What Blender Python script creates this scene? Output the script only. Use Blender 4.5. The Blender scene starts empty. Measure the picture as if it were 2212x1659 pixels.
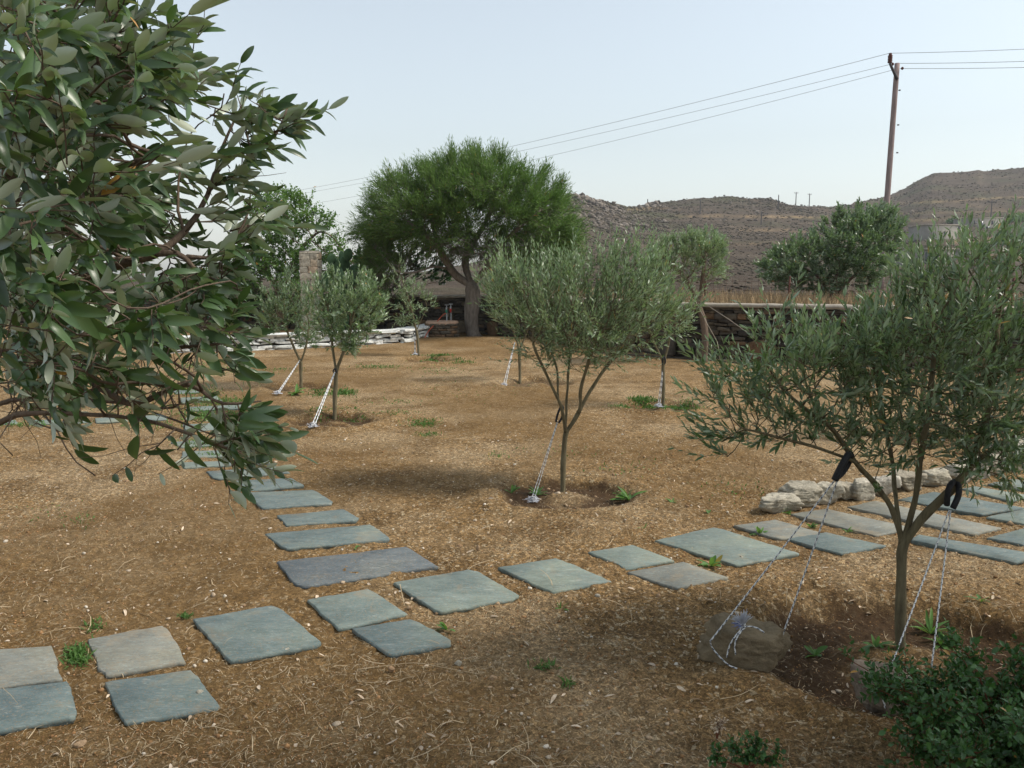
import bpy, math, random
import numpy as np
from mathutils import Vector
C = bpy.context.scene.collection
R = math.radians
# ------------------------------------------------------------------ camera, sky, sun, exposure
PITCH = R(7.6); F = 1720.0; CH = 1.5
cam = bpy.data.objects.new('camera', bpy.data.cameras.new('camera')); C.objects.link(cam)
cam.location = (0, 0, CH); cam.rotation_euler = (R(90) - PITCH, 0, 0)
cam.data.sensor_width = 36; cam.data.lens = 28.0; cam.data.clip_start = 0.05; cam.data.clip_end = 8000
bpy.context.scene.camera = cam
SUN_EL, SUN_AZ = R(50), R(96)            # azimuth measured from +Y towards +X: behind the garden, to the right
w = bpy.data.worlds.new('World'); bpy.context.scene.world = w; w.use_nodes = True
wn = w.node_tree; bg = wn.nodes['Background']
sky = wn.nodes.new('ShaderNodeTexSky'); sky.sky_type = 'NISHITA'; sky.sun_disc = False
sky.sun_elevation = SUN_EL; sky.sun_rotation = SUN_AZ; sky.air_density = 1.6; sky.dust_density = 1.3; sky.ozone_density = 1.0
hs = wn.nodes.new('ShaderNodeHueSaturation'); hs.inputs['Saturation'].default_value = 0.36
wn.links.new(sky.outputs[0], hs.inputs['Color']); 
tn = wn.nodes.new('ShaderNodeMix'); tn.data_type = 'RGBA'; tn.blend_type = 'MULTIPLY'; tn.inputs[0].default_value = 1.0; tn.inputs[7].default_value = (.93, .985, 1.03, 1)
wn.links.new(hs.outputs[0], tn.inputs[6]); wn.links.new(tn.outputs[2], bg.inputs['Color']); bg.inputs['Strength'].default_value = 0.14
sl = bpy.data.lights.new('sun', 'SUN'); sl.energy = 3.2; sl.angle = R(11); sl.color = (1.0, 0.93, 0.83)
so = bpy.data.objects.new('sun', sl); C.objects.link(so)
sdir = Vector((math.sin(SUN_AZ) * math.cos(SUN_EL), math.cos(SUN_AZ) * math.cos(SUN_EL), math.sin(SUN_EL)))
so.rotation_euler = sdir.to_track_quat('Z', 'Y').to_euler()
vs = bpy.context.scene.view_settings
vs.view_transform = 'Standard'; vs.look = 'None'; vs.exposure = 0.36; vs.gamma = 1.0; vs.use_curve_mapping = False

# ------------------------------------------------------------------ maths helpers
rng = np.random.default_rng(7)
def nrm(a): return a / np.maximum(np.linalg.norm(a, axis=-1, keepdims=True), 1e-9)
def _h(i, j, s):
    n = (i.astype(np.int64) * 374761393 + j.astype(np.int64) * 668265263 + s * 974634777) & 0xffffffff
    n = ((n ^ (n >> 13)) * 1274126177) & 0xffffffff
    n = ((n ^ (n >> 16)) * 2246822519) & 0xffffffff
    return ((n ^ (n >> 15)) & 0xffff) / 65535.0
def vn(x, y, s=0):
    x = np.asarray(x, float); y = np.asarray(y, float)
    i = np.floor(x); j = np.floor(y); a = x - i; b = y - j
    a = a * a * (3 - 2 * a); b = b * b * (3 - 2 * b)
    return ((_h(i, j, s) * (1 - a) + _h(i + 1, j, s) * a) * (1 - b) + (_h(i, j + 1, s) * (1 - a) + _h(i + 1, j + 1, s) * a) * b) * 2 - 1
def fbm(x, y, s=0, o=4, g=.5):
    r = 0; a = 1; f = 1
    for k in range(o): r = r + a * vn(x * f + 17.3 * k, y * f - 9.1 * k, s + k); a *= g; f *= 2.03
    return r
def sst(a, b, x): t = np.clip((x - a) / (b - a), 0, 1); return t * t * (3 - 2 * t)
def ray(u, v):
    a = (u - 1106) / F; b = -(v - 829.5) / F
    return np.stack([a + 0 * b, math.cos(PITCH) + b * math.sin(PITCH) + 0 * a, -math.sin(PITCH) + b * math.cos(PITCH) + 0 * a], -1)
def P(u, v, Y):                           # a point seen in direction (u, v) standing Y metres away
    u, v, Y = np.broadcast_arrays(np.asarray(u, float), np.asarray(v, float), np.asarray(Y, float))
    d = ray(u, v); return np.array([0, 0, CH]) + d * (Y / d[..., 1])[..., None]
# ------------------------------------------------------------------ ground form
BAS = []                                  # planting basins: x, y, radius, depth
def at0(u, v):
    d = ray(float(u), float(v)); t = CH / -d[2]; return d[0] * t, d[1] * t
for (u, v, r, dp) in [(1222, 1062, .50, .06), (1960, 1405, .62, .075), (728, 912, .45, .07), (650, 836, .5, .05),
                      (925, 776, .55, .07), (1160, 829, .55, .06), (1432, 878, .45, .06), (2000, 945, .45, .05)]:
    x, y = at0(u, v); BAS.append((x, y, r, dp))
def gz(x, y, fine=False):
    x = np.asarray(x, float); y = np.asarray(y, float)
    z = .022 * vn(x * .45, y * .45, 3) + .014 * vn(x * 1.3, y * 1.3, 5)
    for (cx, cy, r, dp) in BAS:
        q = np.hypot(x - cx, y - cy) / r * (1 + .16 * vn(x * 3.1, y * 3.1, 9))
        z = z - dp * sst(1.0, .78, q) * (.25 + .75 * sst(.12, .45, q)) + .028 * np.exp(-((q - 1.2) / .2) ** 2)
    # soft bank of soil in front of the far tree
    z = z + .07 * np.exp(-((y - 19.2) / .8) ** 2) * sst(-4.2, -3, x) * sst(3.5, 1.5, x)
    if fine:
        k = sst(14, 4, y)
        z = z + .007 * fbm(x * 7, y * 7, 11, 3) + .0055 * k * fbm(x * 28, y * 28, 21, 3, .6)
        m = sst(.1, .7, vn(x * 1.1, y * 1.1, 31) + .4 * vn(x * 3, y * 3, 33))
        z = z + m * k * .010 * np.abs(fbm(x * 22, y * 22, 41, 2))
    return z
def at(u, v, off=0.0):
    d = ray(float(u), float(v)); z = 0.0
    for _ in range(6):
        t = (CH - z) / -d[2]; x, y = d[0] * t, d[1] * t; z = float(gz(x, y)) + off
    return np.array([x, y, z])
def atv(u, v, off=0.0):
    d = ray(np.asarray(u, float), np.asarray(v, float)); z = np.zeros(len(d))
    for _ in range(6):
        t = (CH - z) / -d[:, 2]; x, y = d[:, 0] * t, d[:, 1] * t; z = gz(x, y) + off
    return np.stack([x, y, z], 1)
# ------------------------------------------------------------------ mesh + tagging helpers
def mesh_obj(name, V, Fs, mat, parent=None, attrs=None, smooth=True, loc=None):
    V = np.asarray(V, float).reshape(-1, 3)
    if parent is not None: o0 = np.array(parent['org'])
    else: o0 = np.array(loc if loc is not None else (0, 0, 0), float)
    me = bpy.data.meshes.new(name); me.vertices.add(len(V)); me.vertices.foreach_set('co', (V - o0).astype(np.float32).ravel())
    Fs = [np.asarray(f, np.int32) for f in (Fs if isinstance(Fs, list) else [Fs]) if len(f)]
    tot = np.concatenate([np.full(len(f), f.shape[1], np.int32) for f in Fs])
    li = np.concatenate([f.ravel() for f in Fs])
    me.loops.add(len(li)); me.loops.foreach_set('vertex_index', li)
    me.polygons.add(len(tot)); me.polygons.foreach_set('loop_start', np.concatenate([[0], np.cumsum(tot)[:-1]]).astype(np.int32))
    if smooth: me.polygons.foreach_set('use_smooth', np.ones(len(tot), bool))
    for k, a in (attrs or {}).items():
        at_ = me.attributes.new(k, 'FLOAT', 'POINT'); at_.data.foreach_set('value', np.asarray(a, np.float32).ravel())
    me.update(calc_edges=True); me.validate()
    me.materials.append(mat)
    o = bpy.data.objects.new(name, me); C.objects.link(o)
    if parent is not None:
        o.parent = parent
        if parent.type == 'MESH': pass
    else: o.location = o0
    o['org'] = tuple(float(q) for q in o0)
    return o
def tag(o, label=None, cat=None, group=None, kind=None):
    if label: o['label'] = label
    if cat: o['category'] = cat
    if group: o['group'] = group
    if kind: o['kind'] = kind
    return o
def thing(name, loc, label, cat, group=None):
    o = bpy.data.objects.new(name, None); C.objects.link(o); o.location = tuple(float(q) for q in loc)
    o['org'] = tuple(float(q) for q in loc); o.empty_display_size = .1
    return tag(o, label, cat, group)
class MB:                                 # gathers pieces that belong to ONE part
    def __init__(s): s.V = []; s.F = {}; s.n = 0; s.A = []
    def add(s, V, Fs, a=0.0):
        V = np.asarray(V, float).reshape(-1, 3)
        for f in (Fs if isinstance(Fs, list) else [Fs]):
            f = np.asarray(f, int)
            if len(f): s.F.setdefault(f.shape[1], []).append(f + s.n)
        s.V.append(V); s.A.append(np.broadcast_to(np.asarray(a, float), (len(V),)) if np.ndim(a) == 0 else np.asarray(a, float)); s.n += len(V)
    def build(s, name, mat, parent=None, smooth=True, loc=None):
        return mesh_obj(name, np.concatenate(s.V), [np.concatenate(f) for f in s.F.values()], mat, parent, {'rnd': np.concatenate(s.A)}, smooth, loc)
def frames(T):                            # side vectors for direction array T
    ref = np.where(np.abs(T[..., 2:3]) > .9, np.array([1., 0, 0]), np.array([0, 0, 1.]))
    a = nrm(np.cross(T, ref)); return a, nrm(np.cross(T, a))
def tubes(Pt, Rd, k=4, cap=True):         # Pt [M,K,3], Rd [M,K] -> V, quads, index of tube per vert
    Pt = np.asarray(Pt, float); Rd = np.asarray(Rd, float); M, K, _ = Pt.shape
    T = nrm(np.gradient(Pt, axis=1)); Tm = nrm(T.mean(1)); a0, b0 = frames(Tm)
    a = a0[:, None, :] - T * (T * a0[:, None, :]).sum(-1, keepdims=True); a = nrm(a); b = np.cross(T, a)
    an = np.arange(k) * 2 * math.pi / k
    V = Pt[:, :, None, :] + Rd[:, :, None, None] * (a[:, :, None, :] * np.cos(an)[:, None] + b[:, :, None, :] * np.sin(an)[:, None])
    i = np.arange(M)[:, None, None] * K * k + np.arange(K - 1)[:, None] * k + np.arange(k)
    j = np.arange(M)[:, None, None] * K * k + np.arange(K - 1)[:, None] * k + (np.arange(k) + 1) % k
    Q = np.stack([i, j, j + k, i + k], -1).reshape(-1, 4)
    fs = [Q]
    if cap:
        base = np.arange(M)[:, None] * K * k
        fs.append((base + np.arange(k)[::-1]).reshape(-1, k)); fs.append((base + (K - 1) * k + np.arange(k)).reshape(-1, k))
    return V.reshape(-1, 3), fs
def spline(pts, n):
    pts = np.asarray(pts, float); m = len(pts)
    t = np.linspace(0, m - 1, n); i = np.clip(t.astype(int), 0, m - 2); f = (t - i)[:, None]
    p0 = pts[np.clip(i - 1, 0, m - 1)]; p1 = pts[i]; p2 = pts[i + 1]; p3 = pts[np.clip(i + 2, 0, m - 1)]
    return .5 * (2 * p1 + (p2 - p0) * f + (2 * p0 - 5 * p1 + 4 * p2 - p3) * f * f + (3 * p1 - p0 - 3 * p2 + p3) * f ** 3)
def boxv(c, h, rz=0):
    c = np.array(c, float); s = np.array([[x, y, z] for x in (-1, 1) for y in (-1, 1) for z in (-1, 1)], float) * np.array(h)
    r = np.array([[math.cos(rz), -math.sin(rz), 0], [math.sin(rz), math.cos(rz), 0], [0, 0, 1]])
    return s @ r.T + c, np.array([[0, 1, 3, 2], [4, 6, 7, 5], [0, 4, 5, 1], [2, 3, 7, 6], [0, 2, 6, 4], [1, 5, 7, 3]])
import bmesh
_ico = {}
def ico(n):
    if n not in _ico:
        bm = bmesh.new(); bmesh.ops.create_icosphere(bm, subdivisions=n, radius=1)
        _ico[n] = (np.array([v.co[:] for v in bm.verts]), np.array([[v.index for v in f.verts] for f in bm.faces])); bm.free()
    return _ico[n]
def n3(p, s, f): return (fbm(p[..., 0] * f + 3, p[..., 1] * f + p[..., 2] * f * .7, s, 3) + fbm(p[..., 2] * f, p[..., 0] * f - p[..., 1] * f * .6 + 5, s + 50, 3)) * .5
def rock(seed, dims, sub=4, npl=14, rough=.05, sharp=34, extra=None):
    g = np.random.default_rng(seed); d, f = ico(sub)
    n = nrm(g.normal(size=(npl, 3))); h = g.uniform(.6, 1.0, npl)
    if extra: n = np.concatenate([n, nrm(np.array([e[:3] for e in extra], float))]); h = np.concatenate([h, [e[3] for e in extra]])
    q = d @ n.T; q = np.where(q > .05, h / np.maximum(q, .05), 9)
    r = -np.log(np.exp(-sharp * np.minimum(q, 3)).sum(1)) / sharp
    r = np.clip(r, .4, 1.25) * (1 + rough * n3(d * 2.2, seed, 1.0) + rough * .6 * n3(d * 6, seed + 5, 1.0) + rough * .45 * n3(d * 16, seed + 9, 1.0))
    r = r * (1 + rough * .35 * vn(d[:, 2] * 9 + .8 * d[:, 0] + seed, d[:, 0] * 1.2, seed))
    return d * r[:, None] * np.array(dims), f
def brick(g, dims, sub=2, e=.42, jag=.13):         # rounded irregular masonry block
    d, f = ico(sub); v = np.sign(d) * np.abs(d) ** e
    v = v / np.abs(v).max(0); v = v + jag * n3(d * 1.6 + g.uniform(0, 50), 3, 1.0)[:, None] * d * 1.5 + g.normal(0, .035, v.shape)
    v[:, 2] += g.uniform(-.12, .12) * v[:, 0]; v[:, 0] += g.uniform(-.1, .1) * v[:, 2]
    return v * np.array(dims), f
# ------------------------------------------------------------------ materials
def mk(name):
    m = bpy.data.materials.new(name); m.use_nodes = True; nt = m.node_tree
    return m, nt, nt.nodes['Principled BSDF']
def nd(nt, t, **kw):
    n = nt.nodes.new(t)
    for k, v in kw.items():
        k2 = k.replace('_', ' ')
        if k2 in n.inputs:
            if hasattr(v, 'is_output') or isinstance(v, bpy.types.NodeSocket): nt.links.new(v, n.inputs[k2])
            else: n.inputs[k2].default_value = v
        else: setattr(n, k, v)
    return n
def noise(nt, scale, detail=4, rough=.6, vec=None, dist=0):
    n = nd(nt, 'ShaderNodeTexNoise'); n.inputs['Scale'].default_value = scale; n.inputs['Detail'].default_value = detail
    n.inputs['Roughness'].default_value = rough; n.inputs['Distortion'].default_value = dist
    if vec is not None: nt.links.new(vec, n.inputs['Vector'])
    return n.outputs['Fac']
def ramp(nt, fac, stops):
    n = nt.nodes.new('ShaderNodeValToRGB'); el = n.color_ramp.elements
    while len(el) < len(stops): el.new(.5)
    for e, (p, c) in zip(el, stops): e.position = p; e.color = (*c, 1) if len(c) == 3 else c
    nt.links.new(fac, n.inputs[0]); return n.outputs[0]
def mix(nt, a, b, f, mode='MIX'):
    n = nt.nodes.new('ShaderNodeMix'); n.data_type = 'RGBA'; n.blend_type = mode
    for s, v in ((n.inputs[0], f), (n.inputs[6], a), (n.inputs[7], b)):
        if isinstance(v, bpy.types.NodeSocket): nt.links.new(v, s)
        elif isinstance(v, (int, float)): s.default_value = v
        else: s.default_value = (*v, 1)
    return n.outputs[2]
def bump(nt, b, h, strength=.5, dist=.01):
    n = nt.nodes.new('ShaderNodeBump'); n.inputs['Strength'].default_value = strength; n.inputs['Distance'].default_value = dist
    nt.links.new(h, n.inputs['Height']); nt.links.new(n.outputs[0], b.inputs['Normal'])
def objco(nt): return nt.nodes.new('ShaderNodeNewGeometry').outputs['Position']
def attr(nt, a):
    n = nt.nodes.new('ShaderNodeAttribute'); n.attribute_name = a; return n.outputs['Fac']
def fin(nt, b, col, rough=.9, spec=.2):
    if isinstance(col, bpy.types.NodeSocket): nt.links.new(col, b.inputs['Base Color'])
    else: b.inputs['Base Color'].default_value = (*col, 1)
    b.inputs['Roughness'].default_value = rough; b.inputs['Specular IOR Level'].default_value = spec
def simple(name, c1, c2, sc=20, rough=.85, bs=.3, bd=.005, spec=.25, useattr=0.0):
    m, nt, b = mk(name); co = objco(nt); f = noise(nt, sc, 5, .65, co)
    col = ramp(nt, f, [(.3, c1), (.7, c2)])
    if useattr: col = mix(nt, col, ramp(nt, attr(nt, 'rnd'), [(0, (1 - useattr,) * 3), (1, (1 + useattr,) * 3)]), 1.0, 'MULTIPLY')
    fin(nt, b, col, rough, spec)
    if bs: bump(nt, b, noise(nt, sc * 2.5, 5, .7, co), bs, bd)
    return m
def soil_mat():
    m, nt, b = mk('dry_soil'); co = objco(nt)
    big = noise(nt, .55, 5, .6, co); mid = noise(nt, 7, 6, .7, co)
    col = ramp(nt, mid, [(.28, (.175, .105, .042)), (.5, (.27, .168, .074)), (.72, (.37, .25, .128))])
    col = mix(nt, col, (.37, .265, .15), ramp(nt, big, [(.46, (0, 0, 0)), (.58, (.75,) * 3)]))
    col = mix(nt, col, (.165, .098, .040), ramp(nt, noise(nt, 1.7, 4, .6, co), [(.5, (0, 0, 0)), (.62, (.7,) * 3)]))
    for sc, lo, hi in ((70, .5, 1.45), (190, .42, 1.6)):     # soil grains
        vo = nd(nt, 'ShaderNodeTexVoronoi'); vo.inputs['Scale'].default_value = sc; nt.links.new(co, vo.inputs['Vector'])
        sp_ = nt.nodes.new('ShaderNodeSeparateColor'); nt.links.new(vo.outputs['Color'], sp_.inputs[0])
        col = mix(nt, col, ramp(nt, sp_.outputs[0], [(0, (lo,) * 3), (.75, (1.0,) * 3), (1, (hi, hi * .98, hi * .94))]), .9, 'MULTIPLY')
        if sc == 70:
            st = ramp(nt, sp_.outputs[1], [(.90, (0,) * 3), (.93, (.7,) * 3)]); col = mix(nt, col, (.50, .40, .255), st)
    col = mix(nt, col, (.14, .082, .030), attr(nt, 'dug_shade'))  # moist soil tone plus foreground shade painted into the colour
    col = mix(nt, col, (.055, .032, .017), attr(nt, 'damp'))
    fin(nt, b, col, .95, .12)
    h = mix(nt, noise(nt, 55, 6, .75, co), noise(nt, 260, 3, .7, co), .4)
    bump(nt, b, h, 1.0, .016); return m
def leaf_mat(name, top, under, rough=.42, transl=.22, tc=(.18, .3, .04), spec=.45):
    m, nt, b = mk(name); a = attr(nt, 'rnd')
    lo, hi = top; c = ramp(nt, a, [(0, lo), (.9, hi), (.985, hi), (1.0, (.42, .22, .05))])
    u = ramp(nt, a, [(0, tuple(x * .75 for x in under)), (1, under)])
    g = nt.nodes.new('ShaderNodeNewGeometry')
    col = mix(nt, c, u, g.outputs['Backfacing']); fin(nt, b, col, rough, spec)
    tr = nt.nodes.new('ShaderNodeBsdfTranslucent'); tr.inputs[0].default_value = (*tc, 1)
    ms = nt.nodes.new('ShaderNodeMixShader'); ms.inputs[0].default_value = transl
    nt.links.new(b.outputs[0], ms.inputs[1]); nt.links.new(tr.outputs[0], ms.inputs[2])
    nt.links.new(ms.outputs[0], nt.nodes['Material Output'].inputs['Surface']); return m
def slate_mat(name, c1, c2, stain, amt, val=.86):
    m, nt, b = mk(name); co = objco(nt)
    mp = nt.nodes.new('ShaderNodeMapping'); mp.inputs['Scale'].default_value = (1, 2.6, 1); mp.inputs['Rotation'].default_value = (0, 0, .35)
    nt.links.new(co, mp.inputs[0]); v = mp.outputs[0]
    col = ramp(nt, noise(nt, 7, 8, .65, v, .6), [(.3, c1), (.68, c2)])
    col = mix(nt, col, stain, ramp(nt, noise(nt, 4.5, 5, .6, co, .4), [(.60 - amt, (0,) * 3), (.78 - amt * .6, (.75,) * 3)]))
    pale = ramp(nt, noise(nt, 34, 6, .8, v), [(.52, (0,) * 3), (.66, (.6,) * 3)])
    col = mix(nt, col, (.30, .345, .33), pale)
    fl = ramp(nt, noise(nt, 11, 6, .7, v, 1.2), [(.47, (1,) * 3), (.5, (.72,) * 3), (.53, (1,) * 3)])
    col = mix(nt, col, fl, .8, 'MULTIPLY')
    col = mix(nt, col, ramp(nt, noise(nt, 2.1, 5, .6, co), [(.34, (.80, .83, .86)), (.5, (1.0,) * 3), (.66, (1.18, 1.12, 1.02))]), 1.0, 'MULTIPLY')
    dust = ramp(nt, noise(nt, 130, 3, .7, co), [(.54, (0,) * 3), (.68, (.75,) * 3)])
    col = mix(nt, col, (.28, .205, .125), dust)
    col = mix(nt, col, (.26, .195, .12), ramp(nt, noise(nt, 5.5, 8, .75, co, .5), [(.56, (0,) * 3), (.70, (.55,) * 3)]))
    col = mix(nt, col, (.36, .37, .33), ramp(nt, noise(nt, 9, 7, .7, v, 1.5), [(.60, (0,) * 3), (.66, (.45,) * 3)]))
    hsv = nd(nt, 'ShaderNodeHueSaturation'); hsv.inputs['Value'].default_value = val; nt.links.new(col, hsv.inputs['Color']); fin(nt, b, hsv.outputs[0], .8, .18); bump(nt, b, noise(nt, 30, 8, .75, v, .8), .35, .004); return m
def hill_mat():
    m, nt, b = mk('scrubby_hillside'); co = objco(nt)
    mp = nt.nodes.new('ShaderNodeMapping'); mp.inputs['Scale'].default_value = (1, 1, 2.5); nt.links.new(co, mp.inputs[0]); v = mp.outputs[0]
    col = ramp(nt, noise(nt, .09, 8, .72, v), [(.3, (.056, .044, .036)), (.5, (.084, .066, .050)), (.64, (.113, .089, .066)), (.8, (.19, .15, .105))])
    col = mix(nt, col, ramp(nt, noise(nt, .9, 6, .8, v), [(.35, (.6,) * 3), (.6, (1.25,) * 3)]), .9, 'MULTIPLY')
    col = mix(nt, col, (.07, .075, .04), ramp(nt, noise(nt, .05, 3, .5, co), [(.48, (0,) * 3), (.65, (.6,) * 3)]))
    col = mix(nt, col, (.40, .28, .15), attr(nt, 'tan')); fin(nt, b, col, 1, .05)
    bump(nt, b, noise(nt, 1.1, 6, .8, co), .8, .4); return m
def rope_mat():
    m, nt, b = mk('braided_rope'); fin(nt, b, ramp(nt, attr(nt, 'rnd'), [(.45, (.62, .62, .60)), (.55, (.09, .095, .12))]), .8, .2); return m
def bark(name, c1, c2, sc=25):
    m, nt, b = mk(name); co = objco(nt); mp = nt.nodes.new('ShaderNodeMapping'); mp.inputs['Scale'].default_value = (1, 1, .22)
    nt.links.new(co, mp.inputs[0]); v = mp.outputs[0]
    fin(nt, b, ramp(nt, noise(nt, sc, 6, .7, v), [(.3, c1), (.7, c2)]), .9, .15); bump(nt, b, noise(nt, sc * 1.5, 6, .75, v), .7, .008); return m
def stone_mat(name, stops, sc=9, bd=.012):
    m, nt, b = mk(name); co = objco(nt)
    base = ramp(nt, attr(nt, 'rnd'), stops)
    col = mix(nt, base, ramp(nt, noise(nt, sc, 7, .72, co), [(.28, (.4,) * 3), (.5, (1.0,) * 3), (.72, (1.45,) * 3)]), .85, 'MULTIPLY')
    fin(nt, b, col, .92, .15); bump(nt, b, noise(nt, sc * 2.0, 9, .8, co), 1.0, bd * 1.6); return m
M = {}
M['soil'] = soil_mat()
M['slate'] = [slate_mat('blue_grey_slate', (.108, .148, .143), (.18, .225, .215), (.31, .28, .20), .02),
              slate_mat('green_grey_slate', (.125, .16, .142), (.20, .24, .212), (.34, .31, .22), .0, 1.0),
              slate_mat('dark_grey_slate', (.10, .118, .125), (.15, .17, .178), (.25, .26, .25), .02),
              slate_mat('rusty_pale_slate', (.15, .158, .138), (.225, .225, .19), (.32, .25, .16), .06, 1.0)]
M['olive'] = leaf_mat('olive_leaf', ((.026, .054, .018), (.105, .165, .07)), (.36, .44, .31), .36, .24, (.17, .30, .07), .6)
M['olivepale'] = leaf_mat('pale_olive_leaf', ((.035, .068, .02), (.16, .24, .105)), (.48, .58, .40), .36, .24, (.20, .33, .09), .6)
M['bigleaf'] = leaf_mat('broad_olive_leaf', ((.024, .046, .018), (.075, .135, .045)), (.50, .55, .42), .36, .16, (.12, .24, .03), .55)
M['tamarisk'] = leaf_mat('feathery_leaf', ((.035, .08, .018), (.13, .205, .045)), (.11, .18, .045), .6, .25, (.13, .27, .045), .2)
M['carob'] = leaf_mat('round_green_leaf', ((.03, .075, .014), (.085, .17, .03)), (.09, .16, .05), .45, .25, (.2, .36, .04), .35)
M['lentisk'] = leaf_mat('glossy_dark_leaf', ((.024, .068, .018), (.065, .145, .035)), (.05, .11, .035), .35, .2, (.08, .2, .03), .4)
M['weed'] = leaf_mat('weed_leaf', ((.05, .12, .025), (.11, .22, .05)), (.10, .19, .07), .5, .25, (.2, .4, .05), .3)
M['grass'] = leaf_mat('green_grass', ((.04, .09, .02), (.10, .19, .05)), (.08, .15, .04), .6, .25, (.15, .3, .04), .2)
M['bark'] = bark('grey_bark', (.10, .08, .065), (.24, .205, .17))
M['barkolive'] = bark('young_olive_bark', (.085, .07, .042), (.20, .17, .10), 40)
M['barkbrown'] = bark('brown_twig_bark', (.085, .06, .045), (.20, .15, .11), 60)
M['barkred'] = bark('reddish_stem', (.10, .035, .02), (.19, .075, .04), 60)
M['rope'] = rope_mat()
M['foam'] = simple('black_foam_sleeve', (.012, .012, .014), (.03, .03, .033), 60, .7, .4, .002, .3)
M['lime'] = stone_mat('pale_limestone', [(0, (.38, .33, .25)), (.5, (.50, .45, .35)), (1, (.58, .53, .44))], 12, .02)
M['pinkrock'] = stone_mat('pinkish_stone', [(0, (.30, .23, .17)), (1, (.36, .285, .22))], 9, .02)
M['rock'] = stone_mat('brown_schist', [(0, (.17, .125, .075)), (1, (.27, .21, .13))], 10, .02)
M['drywall'] = stone_mat('dark_fieldstone', [(0, (.05, .043, .036)), (.35, (.085, .072, .058)), (.7, (.125, .102, .072)), (.93, (.17, .10, .055)), (1, (.22, .19, .145))], 8, .015)
M['white'] = stone_mat('pale_flagstone', [(0, (.46, .47, .44)), (.6, (.64, .64, .60)), (1, (.74, .73, .68))], 9, .01)
M['core'] = simple('wall_core', (.02, .017, .014), (.05, .04, .03), 12, 1, .3)
M['coping'] = simple('cement_coping', (.22, .19, .155), (.38, .34, .28), 8, .95, .5, .012, .1)
M['pillar'] = stone_mat('ochre_pillar_stone', [(0, (.38, .34, .27)), (.65, (.47, .42, .33)), (.86, (.46, .32, .20)), (1, (.52, .47, .40))], 14, .008)
M['pebble'] = stone_mat('pebble', [(0, (.22, .13, .07)), (.5, (.36, .25, .15)), (.85, (.50, .42, .32)), (1, (.62, .57, .48))], 60, .002)
M['crumb'] = simple('soil_crumb', (.15, .08, .035), (.33, .19, .09), 40, .95, .3, .003, .1, .3)
M['straw'] = simple('straw', (.27, .19, .105), (.50, .40, .26), 18, .85, 0, 0, .2, .35)
M['hay'] = simple('tall_dry_grass', (.30, .20, .11), (.52, .38, .22), 3, .9, 0, 0, .1, .35)
M['litter'] = simple('dead_leaf', (.34, .24, .15), (.58, .48, .36), 30, .7, .2, .001, .25, .35)
M['hill'] = hill_mat()
M['boulder'] = stone_mat('hill_boulder', [(0, (.10, .082, .068)), (1, (.235, .20, .165))], 1.2, .1)
M['scrub'] = simple('hill_scrub', (.062, .054, .042), (.10, .084, .063), 1.5, 1, .5, .2, .05, .4)
M['pole'] = bark('weathered_pole', (.20, .15, .14), (.36, .28, .26), 9)
M['wire'] = simple('aged_wire', (.12, .12, .13), (.2, .2, .2), 30, .6, 0, 0, .4)
M['dark'] = simple('dark_metal', (.03, .028, .03), (.07, .06, .06), 30, .6, 0, 0, .4)
M['rust'] = simple('rusty_post', (.06, .025, .02), (.13, .05, .035), 20, .9, .2)
M['plaster'] = simple('house_plaster', (.20, .185, .16), (.28, .26, .225), .8, .9, .2, .02)
M['glass'] = simple('dark_window', (.05, .055, .06), (.09, .10, .11), 2, .3, 0, 0, .5)
M['rubber'] = simple('black_pipe', (.015, .015, .017), (.03, .03, .03), 10, .5, 0, 0, .4)
M['redhose'] = simple('red_hose', (.42, .07, .03), (.5, .10, .05), 10, .5, 0, 0, .4)
M['green'] = simple('green_plastic', (.02, .16, .10), (.03, .22, .14), 10, .4, 0, 0, .4)
M['red'] = simple('red_plastic', (.5, .03, .02), (.6, .05, .03), 10, .4, 0, 0, .4)
M['steel'] = simple('dull_steel', (.3, .3, .3), (.42, .42, .41), 10, .45, 0, 0, .5)
M['terra'] = simple('terracotta_rim', (.34, .21, .14), (.48, .33, .23), 14, .9, .4)
M['cactus'] = simple('cactus_pad', (.04, .09, .04), (.09, .16, .07), 9, .6, .2)
M['blue'] = simple('blue_rope_fray', (.04, .08, .35), (.3, .35, .6), 60, .8, 0)
M['fray'] = simple('frayed_rope', (.45, .47, .55), (.75, .76, .78), 90, .9, 0)

# ------------------------------------------------------------------ ground sheet (garden out to the horizon)
az = np.concatenate([np.linspace(-180, -42, 60)[:-1], np.linspace(-42, 42, 820), np.linspace(42, 180, 60)[1:]])
rr = np.concatenate([[0.02, .3, .7, 1.2, 1.6], np.exp(np.arange(math.log(1.9), math.log(24), .0038)), 24 * 1.09 ** np.arange(1, 66)])
A_, R_ = np.meshgrid(np.radians(az), rr); X = R_ * np.sin(A_); Y = R_ * np.cos(A_)
Z = gz(X, Y, True) * sst(60, 20, R_)
damp = np.zeros_like(X)
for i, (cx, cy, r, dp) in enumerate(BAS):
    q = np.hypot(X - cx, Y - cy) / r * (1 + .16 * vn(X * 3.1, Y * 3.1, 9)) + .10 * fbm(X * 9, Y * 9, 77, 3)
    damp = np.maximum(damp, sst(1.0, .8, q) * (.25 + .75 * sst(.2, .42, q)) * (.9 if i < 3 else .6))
nr, nc = X.shape; ii = (np.arange(nr - 1)[:, None] * nc + np.arange(nc - 1)).ravel()
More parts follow.
